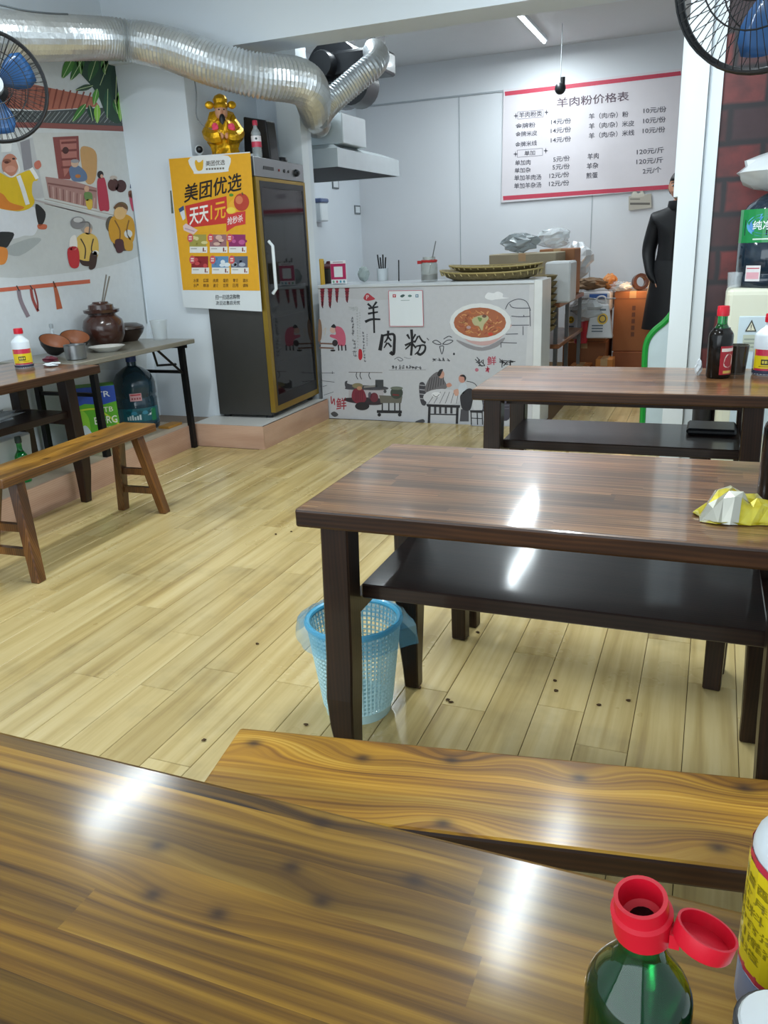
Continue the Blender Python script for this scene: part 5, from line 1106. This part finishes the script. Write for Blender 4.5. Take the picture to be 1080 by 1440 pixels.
# stove cabinet under the hood
stv = thing('stove_bench', 'steel stove bench along the kitchen left wall under the hood', 'stove', (-3.2, 6.6, 0))
part('worktop', MB().box(-3.6, -2.95, 6.05, 7.4, .80, .86), STEEL, stv, world=True, bev=.004); part('cabinet', MB().box(-3.58, -3.0, 6.1, 7.35, 0, .80), DSTEEL, stv, world=True); part('splashback', MB().box(-3.6, -3.58, 6.05, 7.4, .86, 1.12), DSTEEL, stv, world=True)
yb = aty(447, 384, 6.3); solo('gas_canister', MB().box(yb.x-.045, yb.x+.045, 6.26, 6.34, .861, 1.155), pm('yellow_tin', '#e0b010', .4), 'yellow tin standing on the stove bench', 'tin', loc=(yb.x, 6.3, .861), bev=.006)
kt = aty(462, 370, 6.7); t = thing('stock_pot', 'dark stock pot with a red lid rim on the stove bench', 'pot', (kt.x-.02, 6.75, .861))
part('pot_wall', MB().lathe([(.10, 0), (.12, .02), (.12, .20), (.125, .205)], 24), DSTEEL, t, smooth=True); part('lid', MB().lathe([(.127, .206), (.12, .225), (.03, .245), (.02, .265), (0, .268)], 24), pm('dull_red_lid', '#6a2f38', .4), t, smooth=True); part('handle', MB().tube([(.0, -.12, .16), (0, -.165, .17), (0, -.165, .12), (0, -.12, .11)], .008, 6), BLK, t)
# sockets and small things on the kitchen left wall
for (x, y, lb) in ((471, 259, 'small grey wall socket just below the hood'), (502, 295, 'small grey wall socket right of the kitchen stove')):
    p = atx(x, y, XL); t = thing('wall_socket', lb, 'socket', (XL+.001, p.y, p.z)); part('plate', MB().box(0, .008, -.075, .075, -.045, .045), pm('grey_socket_frame', '#6f777c', .5), t); part('insert', MB().box(.008, .011, -.055, .055, -.03, .03), TRIMW, t)
p = atx(446, 295, XL); t = thing('soap_dispenser', 'blue and white dispenser on the kitchen left wall', 'dispenser', (XL+.001, p.y, p.z)); part('tank', MB().box(0, .08, -.08, .08, -.11, .06), TRIMW, t, bev=.01); part('lid', MB().box(0, .09, -.09, .09, .06, .10), pm('slate_blue_plastic', '#5b6a8f', .4), t, bev=.01)

# ------------------------------------------------------------------ storage rack and goods at the back of the kitchen
rk0 = -1.09
BOXC = lambda i, c='#a8845c': pm('cardboard_%d' % i, c, .75, var=.08, vs=6)
RW = wood('reddish_rack_wood', [(.3, '#6a3a22'), (.55, '#96603a'), (.8, '#b17a4c')], freq=20, rough=.4, coat=.2, burn=.2, axis=1, seed=15)
rk = thing('storage_rack', 'low wooden rack with steel posts behind the counter, loaded with bags', 'rack', (-1.5, 6.9, 0))
za = atx(757, 440, rk0).z; zb_ = atx(757, 505, rk0).z
for z in (za, zb_): part('shelf', MB().box(-1.95, rk0, 6.32, 7.55, z-.035, z), RW, rk, world=True, bev=.004)
for x in (-1.93, rk0-.03):
    for y in (6.34, 6.85, 7.53): part('post', MB().box(x-.015, x+.015, y-.015, y+.015, 0, za-.036).box(x-.015, x+.015, y-.0149, y+.0149, za-.036, za-.03), STEEL, rk, world=True)
def carton(label, px, py, Y, w, d, h, z, col, i, rz=0, group=None, tape=True, Xc=None):
    c = aty(px, py, Y) if Xc is None else Vector((Xc, Y, 0)); t = thing('cardboard_box', label, 'box', (c.x, Y+d/2, z), rz, group)
    part('carton', MB().box(-w/2, w/2, -d/2, d/2, 0, h), BOXC(i, col), t, bev=.006)
    if tape: part('tape', MB().box(-.03, .03, -d/2-.0015, d/2+.0015, h-.06, h+.0015), pm('tan_tape', '#b89468', .35), t)
    return t
ZR = za+.0005
c0 = carton('flat beige cardboard box under the grey plastic bag on the rack', 734, 365, 6.75, .55, .45, .36, ZR, '#a0957c', 1)
c1 = carton('brown cardboard box beside the beige one on the rack', 783, 365, 7.2, .30, .33, .38, ZR, '#9c6a48', 2)
def bagm(name, col, alpha=.75): return pm(name, col, .25, var=.08, alpha=alpha, coat=.4)
def bag(label, px, py, Y, r, seed, mat, amp=.28, z=None, cat='bag', nm='plastic_bag', group=None):
    p = aty(px, py, Y); zz = z if z is not None else p.z-r[2]
    o = solo(nm, place(crumple(0, r, seed, amp, nn=16, mm=10), (p.x, Y, zz)), mat, label, cat, group, loc=(p.x, Y, zz)); return o
CLB = bagm('clear_bag_plastic', '#ccd3d6', .55); GRB = bagm('grey_bag_plastic', '#8d979a', .7); WHB = bagm('white_bag_plastic', '#dcdfe2', .92)
bag('grey translucent plastic bag on the beige box', 730, 342, 6.95, (.15, .10, .075), 71, GRB, z=ZR+.361)
bag('clear plastic bag on top of the brown rack box', 778, 340, 7.36, (.15, .10, .08), 72, CLB, z=ZR+.381)
solo('foam_tray', MB().box(aty(787, 380, 6.3).x-.11, aty(787, 380, 6.3).x+.08, 6.3, 6.6, ZR, ZR+.30), pm('white_foam_tub', '#d5d8da', .6), 'white foam tub on the front of the rack beside the bamboo stack', 'tub', loc=(aty(787, 380, 6.3).x, 6.45, ZR), bev=.012)
bag('white plastic bag standing behind the foam tub', 812, 372, 7.66, (.13, .11, .16), 73, WHB, z=.86)
bag('white bag with a knot hanging over the rack end', 795, 400, 7.05, (.06, .12, .12), 74, CLB, z=ZR)
# crates right of the rack
Y2 = 7.75
cr1 = carton('brown cardboard box under the bags right of the rack', 824, 420, Y2, .40, .5, .30, .002, '#8e5a38', 3)
cr2 = carton('second brown cardboard box right of the rack, under a white package', 824, 420, Y2+.02, .38, .46, .26, .303, '#9c6840', 4)
wp = aty(832, 402, Y2); t = thing('white_package', 'white plastic wrapped package with a blue mark on the boxes', 'package', (wp.x, Y2+.2, .5645))
part('wrap', MB().box(-.17, .17, -.18, .18, 0, .19), WHB, t, bev=.03, seg=2); part('blue_mark', MB().box(-.02, .14, -.1815, -.18, .12, .17), pm('blue_print', '#3f6fc0', .5), t)
bag('brown paper bag lying above the white package', 830, 386, Y2+.2, (.16, .12, .055), 75, pm('brown_paper', '#7a6046', .7, var=.2, vs=20), z=.756)
bag('clear bag slumped in front of the white package', 828, 414, Y2-.12, (.16, .09, .10), 76, CLB, z=.50)
bag('small orange bag beside the brown paper bag', 858, 388, Y2+.25, (.06, .08, .07), 77, pm('orange_bag', '#d58a4a', .5), z=.756)
# hanging shopping bags with a yellow disc
def shopbag(label, x0, x1, y0, y1, Y, side):
    a, b_ = aty(x0, y1, Y), aty(x1, y1, Y); top_ = aty((x0+x1)/2, y0, Y); zt = top_.z; zb2 = a.z; w = b_.x-a.x; cx = (a.x+b_.x)/2
    t = thing('shopping_bag', label, 'bag', (cx, Y, zb2), 0, 'white shopping bags hanging with yellow discs')
    part('sack', MB().hexa([(-w/2, -.05, 0), (w/2, -.05, 0), (w/2, .05, 0), (-w/2, .05, 0)], [(-w*.36, -.015, zt-zb2-.06), (w*.30, -.015, zt-zb2-.06), (w*.30, .015, zt-zb2-.06), (-w*.36, .015, zt-zb2-.06)]), WHB, t, bev=.012, seg=2)
    part('handle', MB().tube(cr([(-w*.25, 0, zt-zb2-.07), (-.03, 0, zt-zb2), (.03, 0, zt-zb2), (w*.2, 0, zt-zb2-.07)], 4), .008, 6), WHB, t)
    hh = zt-zb2
    fpr = Print(lambda x, y: Vector((x, -.051+.034*(y/(hh-.06)), y)), (0, -1, 0)); R_ = w*.2
    fpr.ell(side*w*.18, hh*.48, R_, R_*1.05, '#e3b81e', 1); fpr.ell(side*w*.18, hh*.48, R_*.72, R_*.75, '#4a4322', 2); fpr.ell(side*w*.18, hh*.48, R_*.5, R_*.52, '#e3b81e', 3)
    for i in range(3): fpr.rect(-w*.3, hh*(.16+.07*i), w*.12, hh*(.19+.07*i), '#5a6a78', 1)
    fpr.rect(-w*.12, hh*.68, w*.2, hh*.72, '#4a5a66', 1)
    link('bag_print', fpr.mesh('bag_print', INKG), t); return t
shopbag('narrow white shopping bag with a yellow disc hanging at the rack end', 793, 816, 420, 476, 7.60, -.4)
shopbag('wider white shopping bag with a yellow disc in front of the boxes', 825, 862, 418, 475, 7.60, .5)
ztop_ = aty(828, 419, 7.60).z-.008
part('hanging_rail', MB().tube([(rk0-.03, 7.53, ztop_), (rk0-.03, 7.60, ztop_), (aty(866, 419, 7.6).x, 7.60, ztop_)], .006, 6).box(rk0-.045, rk0-.015, 7.515, 7.545, za-.03, ztop_+.02) if ztop_ > za else MB().tube([(rk0-.03, 7.53, ztop_), (rk0-.03, 7.60, ztop_), (aty(866, 419, 7.6).x, 7.60, ztop_)], .006, 6), STEEL, rk, world=True)
solo('red_tin', MB().lathe([(.06, 0), (.06, .20), (.055, .21)], 18, T(aty(817, 450, 7.68).x, 7.70, .30)), pm('red_tin_paint', '#a82430', .4), 'dull red tin between the two white shopping bags', 'tin', loc=(aty(817, 450, 7.68).x, 7.70, .30), smooth=True)
bx = carton('big upright brown carton with a tape roll on top, beside the person', 887, 470, 7.95, .33, .42, .55, .19, '#a0663f', 5)
carton('low brown carton under the big upright one', 887, 500, 7.93, .34, .46, .187, .001, '#94593a', 6, tape=False)
bp = bx.location
pb2 = Print(lambda x, y: Vector((x, -.211, y)), (0, -1, 0))
for k in range(5): pb2.rect(.0, .14+.06*k, .03, .18+.06*k, '#6e4028', 1)
pb2.rect(-.16, .48, .16, .49, '#8a5433', 1)
link('carton_print', pb2.mesh('carton_print', INK), bx)
tp = thing('tape_roll', 'roll of brown tape lying on edge on the big carton', 'tape', (bp.x+.05, bp.y-.1, bp.z+.552), 0.5)
part('roll', MB().lathe([(.045, -.024), (.075, -.024), (.075, .024), (.045, .024), (.045, -.024)], 26, T(0, 0, .075) @ RX(80), cap=False), pm('brown_tape', '#5a3826', .25, coat=.4), tp, smooth=True)
bag('crumpled clear film beside the tape roll', 872, 408, 7.95, (.10, .08, .045), 79, CLB, z=bp.z+.5525)
carton('small orange box low between the bags and the big carton', 850, 492, 7.42, .15, .2, .19, .001, '#c07a3c', 7, rz=0)
carton('small open orange box on the floor under the shopping bags', 816, 482, 7.42, .18, .2, .13, .001, '#b87440', 8, rz=0)
# green edged panel beside the post
gp = thing('green_edged_board', 'white board with a rounded green edge standing behind the white post', 'board', (-.25, 5.2, 0))
cpts = [aty(x, y, 5.2) for x, y in ((903, 560), (904, 505), (907, 480), (916, 465), (930, 453), (940, 442), (948, 430))]
outer = [(p.x, p.z) for p in cr(cpts, 4)]; outer = [(outer[0][0], 0.0)] + outer[1:] + [(outer[-1][0]+.02, outer[-1][1]+.05), (.25, outer[-1][1]+.08), (.25, 0)]
def slab(poly, y0, y1): 
    m = MB(); n = len(poly); m.add([(x, y0, z) for x, z in poly]+[(x, y1, z) for x, z in poly], [list(range(n)), list(range(n, 2*n))[::-1]]+[(i, n+i, n+(i+1) % n, (i+1) % n) for i in range(n)]); return m
part('board', slab(outer, 5.19, 5.24), pm('board_white', '#cfdfe4', .4), gp, world=True)
part('green_edge', MB().tube([(x+.012, 5.192, z-.006) for x, z in outer[:-3]], .019, 8), pm('green_edge', '#1f9a3a', .4), gp, world=True, smooth=True)
# wire and hanging lamp holder in front of the price board
w0, w1 = aty(793, 40, 7.75), aty(788, 118, 7.75)
t = thing('hanging_socket', 'black lamp socket hanging on a thin wire in front of the price board', 'lamp', tuple(w1))
part('wire', MB().tube([Vector((w1.x+.005, 7.75, 2.955)), w1], .004, 5), pm('pale_wire', '#9aa0a4', .5), t, world=True); part('socket', MB().ball(tuple(w1-Vector((0, 0, .035))), (.048, .045, .05)).lathe([(.02, 0), (.02, .06)], 12, T(w1.x+.02, 7.75, w1.z-.01)), BLK, t, world=True, smooth=True)

# ------------------------------------------------------------------ water dispenser by the brick print wall
wd = thing('water_dispenser', 'cream water dispenser with an upturned bottle beside the brick print wall', 'dispenser', (.215, 4.33, 0))
CREAM = pm('cream_plastic', '#dcdcc8', .4, var=.02)
part('body', MB().box(-.165, .165, -.15, .16, 0, .985), CREAM, wd, bev=.03, seg=3)
part('front_panel', MB().box(-.10, .14, -.156, -.149, .30, .86), pm('pale_blue_panel', '#c9d8e0', .35), wd, bev=.01)
wp_ = Print(lambda x, y: Vector((x, -.157, y)), (0, -1, 0)); wp_.poly([(-.07, .79), (-.02, .79), (-.045, .845)], '#4a4a44', 1); wp_.poly([(-.062, .795), (-.028, .795), (-.045, .832)], '#e4e0c8', 2); wp_.rect(-.0465, .806, -.0435, .822, '#3a3a36', 3); wp_.rect(-.0465, .799, -.0435, .803, '#3a3a36', 3); wp_.rect(-.075, .70, -.015, .775, '#c3c9b8', 1)
for k in range(3): wp_.rect(-.07, .715+.018*k, -.02, .722+.018*k, '#9aa298', 2)
link('warning_sticker', wp_.mesh('warning_sticker', INKG), wd)
part('bottle_collar', MB().lathe([(.10, .986), (.12, .99), (.11, 1.02), (.06, 1.03)], 24), CREAM, wd, smooth=True)
def lab2(m):
    m.crect(-.19, .20, .19, .345, '#1f8a4a', 0); m.ell(-.02, .275, .10, .05, '#3f9ad0', 1, 24); m.ell(-.02, .275, .085, .038, '#2f7fc4', 2, 24)
    m.text('纯净水', -.085, .255, .05, .255, -.04, '#e6f1f6', 4); m.crect(-.08, .212, .06, .218, '#cfe6d6', 2)
wb2 = carboy('water_bottle', 'upturned large water bottle with green label on the dispenser', (.222, 4.33, .985), pm('deep_blue_plastic', '#1d2c3a', .12, var=.1, coat=.5), lab2, R=.14, H=.46)
m = CylP((.222, 4.33, .985), .1412, math.atan2(-4.33, -.222)); m.crect(-.10, .03, -.03, .10, '#e2dfe0', 1); m.crect(-.095, .085, -.035, .09, '#c05060', 2); m.crect(-.095, .04, -.035, .07, '#e0a9b4', 2); link('sticker', m.mesh('sticker', INKG, True), wb2)
solo('plastic_bag', place(crumple(0, (.165, .15, .085), 91, .14, nn=18, mm=10), (.225, 4.33, 1.40)), bagm('milky_bag', '#d5dadd', .85), 'clear plastic bag draped over the top of the dispenser bottle', 'bag', loc=(.225, 4.33, 1.40), smooth=True)
t = thing('drinking_glass', 'small clear glass on the left edge of the dispenser top', 'glass', (.082, 4.25, .986)); part('cup_wall', MB().lathe([(.03, 0), (.034, .07), (.031, .07), (.027, .005), (0, .005)], 18, cap=False), clearglass('thin_clear_glass', '#cfd6da', .3), t, smooth=True)
solo('black_bin', MB().lathe([(.10, 0), (.12, .5), (.115, .52), (0, .52)], 20, T(-.01, 4.52, 0), sx=.45, sy=.8), pm('dark_bin', '#1e1c20', .5), 'dark round bin between the white post and the dispenser', 'bin', loc=(-.01, 4.52, 0), smooth=True)

# ------------------------------------------------------------------ person standing in the passage behind the white post
def person():
    loc = Vector((aty(956, 260, 7.5).x, 7.5, 0))
    root = thing('person', 'person in a black coat and dark trousers standing half hidden behind the white post', 'person', tuple(loc), radians(-8))
    V = []; E_ = []; R = []
    def j(p, r, par=None):
        V.append(p); R.append(r)
        if par is not None: E_.append((par, len(V)-1))
        return len(V)-1
    pel = j((0, .01, .92), (.155, .125)); sp = j((0, .01, 1.08), (.15, .12), pel); ch = j((0, .0, 1.26), (.165, .125), sp); up = j((0, .0, 1.385), (.10, .085), ch)
    nk = j((0, -.005, 1.445), (.055, .055), up); j((0, -.012, 1.52), (.05, .052), nk)
    for s in (-1, 1):
        sh = j((s*.165, .005, 1.36), (.078, .075), up); el = j((s*.228, .03, 1.10), (.066, .064), sh); wr = j((s*.175, -.085, .905), (.044, .04), el)
        pa = j((s*.135, -.092, .86), (.020, .034), wr)
        for i, (L, oy) in enumerate(((.070, -.030), (.080, -.011), (.074, .008), (.058, .026))):
            k0 = j((s*.125, -.085+oy*.8, .825), (.0095, .0095), pa); k1 = j((s*.118, -.085+oy*.8, .825-L*.5), (.0088, .0088), k0); j((s*.112, -.083+oy*.8, .825-L), (.0075, .0075), k1)
        t0 = j((s*.128, -.118, .858), (.011, .011), pa); t1 = j((s*.115, -.128, .83), (.010, .010), t0); j((s*.105, -.13, .805), (.008, .008), t1)
        hp = j((s*.088, .01, .86), (.105, .11), pel); kn = j((s*.10, -.005, .48), (.072, .075), hp); an = j((s*.105, .02, .10), (.048, .052), kn)
        he = j((s*.105, .0, .048), (.045, .045), an); j((s*.118, -.14, .036), (.042, .034), he)
    me = D.meshes.new('body_rig'); me.from_pydata(V, E_, []); ob = D.objects.new('body_rig', me); C.objects.link(ob)
    md = ob.modifiers.new('skin', 'SKIN'); sv = me.skin_vertices[0].data
    for i, r in enumerate(R): sv[i].radius = r
    sv[0].use_root = True
    ob.modifiers.new('sub', 'SUBSURF').levels = 2
    bpy.context.view_layer.update(); dg = bpy.context.evaluated_depsgraph_get()
    bm_ = D.meshes.new_from_object(ob.evaluated_get(dg)); D.objects.remove(ob); bm_.name = 'body'
    SK = pm('skin', '#c08a6e', .5, var=.03); COAT = pm('black_coat', '#15161a', .55, var=.2, vs=12, bump=.3, bs=30); TRO = pm('dark_trousers', '#0f1013', .7); SHOE = pm('black_shoe', '#0b0b0c', .35)
    for m_ in (COAT, SK, TRO, SHOE): bm_.materials.append(m_)
    for p in bm_.polygons:
        c = p.center; p.use_smooth = True
        p.material_index = 3 if c.z < .085 else (1 if (c.z > 1.47 or (abs(c.x) < .15 and c.y < -.06 and .74 < c.z < .865 and c.y < -.135)) else (2 if c.z < .80 else 0))
    zmin = min(v.co.z for v in bm_.vertices)
    for v in bm_.vertices: v.co.z -= zmin
    link('body', bm_, root)
    part('collar', MB().lathe([(.075, 1.42), (.085, 1.45), (.078, 1.49), (.07, 1.49), (.07, 1.43)], 22, cap=False), COAT, root, smooth=True)
    m = MB(); nn = 28; rows_ = ((.165, .135, 1.02), (.185, .150, .93), (.205, .165, .80), (.24, .18, .45), (.23, .172, .45), (.19, .15, .80))
    for rx_, ry_, zz in rows_:
        for i in range(nn): m.v.append(Vector((rx_*cos(2*pi*i/nn), .005+ry_*sin(2*pi*i/nn)*(1+.04*sin(9*i)), zz)))
    for q_ in range(len(rows_)-1):
        for i in range(nn): m.f.append((q_*nn+i, q_*nn+(i+1) % nn, (q_+1)*nn+(i+1) % nn, (q_+1)*nn+i)); m.c.append(None); m.mi.append(0)
    part('coat_skirt', m, COAT, root, smooth=True)
    hc = Vector((0, -.02, 1.60))
    m = MB().ball((0, 0, 0), (.076, .094, .112), 24, 18)
    for v in m.v:
        if v.z < -.03: k = 1-.35*((-v.z-.03)/.08)**1.3; v.x *= k; v.y = v.y*(1-.12*((-v.z-.03)/.08)) - .008
        if v.y < -.05 and v.z > -.02 and abs(v.x) < .06: v.y += .006
        v += hc
    hd = part('head', m, SK, root, smooth=True)
    part('nose', MB().hexa([hc+Vector(p) for p in ((-.016, -.088, -.034), (.016, -.088, -.034), (.012, -.078, -.03), (-.012, -.078, -.03))], [hc+Vector(p) for p in ((-.005, -.092, .012), (.005, -.092, .012), (.006, -.08, .012), (-.006, -.08, .012))]).ball(tuple(hc+Vector((0, -.098, -.028))), (.014, .013, .011)), SK, hd, smooth=True)
    for s in (-1, 1):
        part('eye', MB().ball(tuple(hc+Vector((s*.031, -.081, .004))), (.014, .008, .006)), pm('eye_white', '#d8d4cc', .3), hd, smooth=True); part('iris', MB().ball(tuple(hc+Vector((s*.031, -.087, .004))), (.006, .004, .006)), BLK, hd, smooth=True)
        part('brow', MB().tube([hc+Vector((s*.014, -.091, .024)), hc+Vector((s*.032, -.088, .029)), hc+Vector((s*.048, -.078, .024))], .0035, 6), BLK, hd)
        part('ear', MB().ball(tuple(hc+Vector((s*.077, .005, -.004))), (.010, .020, .030)), SK, hd, smooth=True)
    part('mouth', MB().ball(tuple(hc+Vector((0, -.083, -.060))), (.022, .008, .006)), pm('lips', '#9a5a50', .4), hd, smooth=True)
    m = MB().ball((0, 0, 0), (.083, .101, .118), 24, 18)
    keep = []
    hair = MB()
    for f in m.f:
        c = sum((m.v[i] for i in f), Vector())/len(f)
        if c.z > .045 or (c.y > -.01 and c.z > -.055) : keep.append(f)
    hair.v = [v+hc+Vector((0, .004, .004)) for v in m.v]; hair.f = keep; hair.c = [None]*len(keep); hair.mi = [0]*len(keep)
    o = part('hair', hair, pm('black_hair', '#0e0d0e', .5, bump=.5, bs=80), root, smooth=True); so = o.modifiers.new('solid', 'SOLIDIFY'); so.thickness = .012; so.offset = -1
    part('zip', MB().tube([(0, -.128, 1.30), (0, -.135, 1.15), (0, -.13, .98), (0, -.135, .85)], .004, 5), BLK, root)
person()

# thin dark cable sagging above the silver duct at the top left
w = [aty(-30, 2, 3.1), aty(0, 7, 3.2), aty(35, 15, 3.35), aty(72, 19, 3.6), aty(95, 20, 3.8)]
solo('cable', MB().tube(cr(w, 4), .005, 6), pm('dark_grey_cable', '#5c646a', .5), 'thin dark cable sagging above the silver duct at the top left', 'cable', loc=tuple(w[0]))
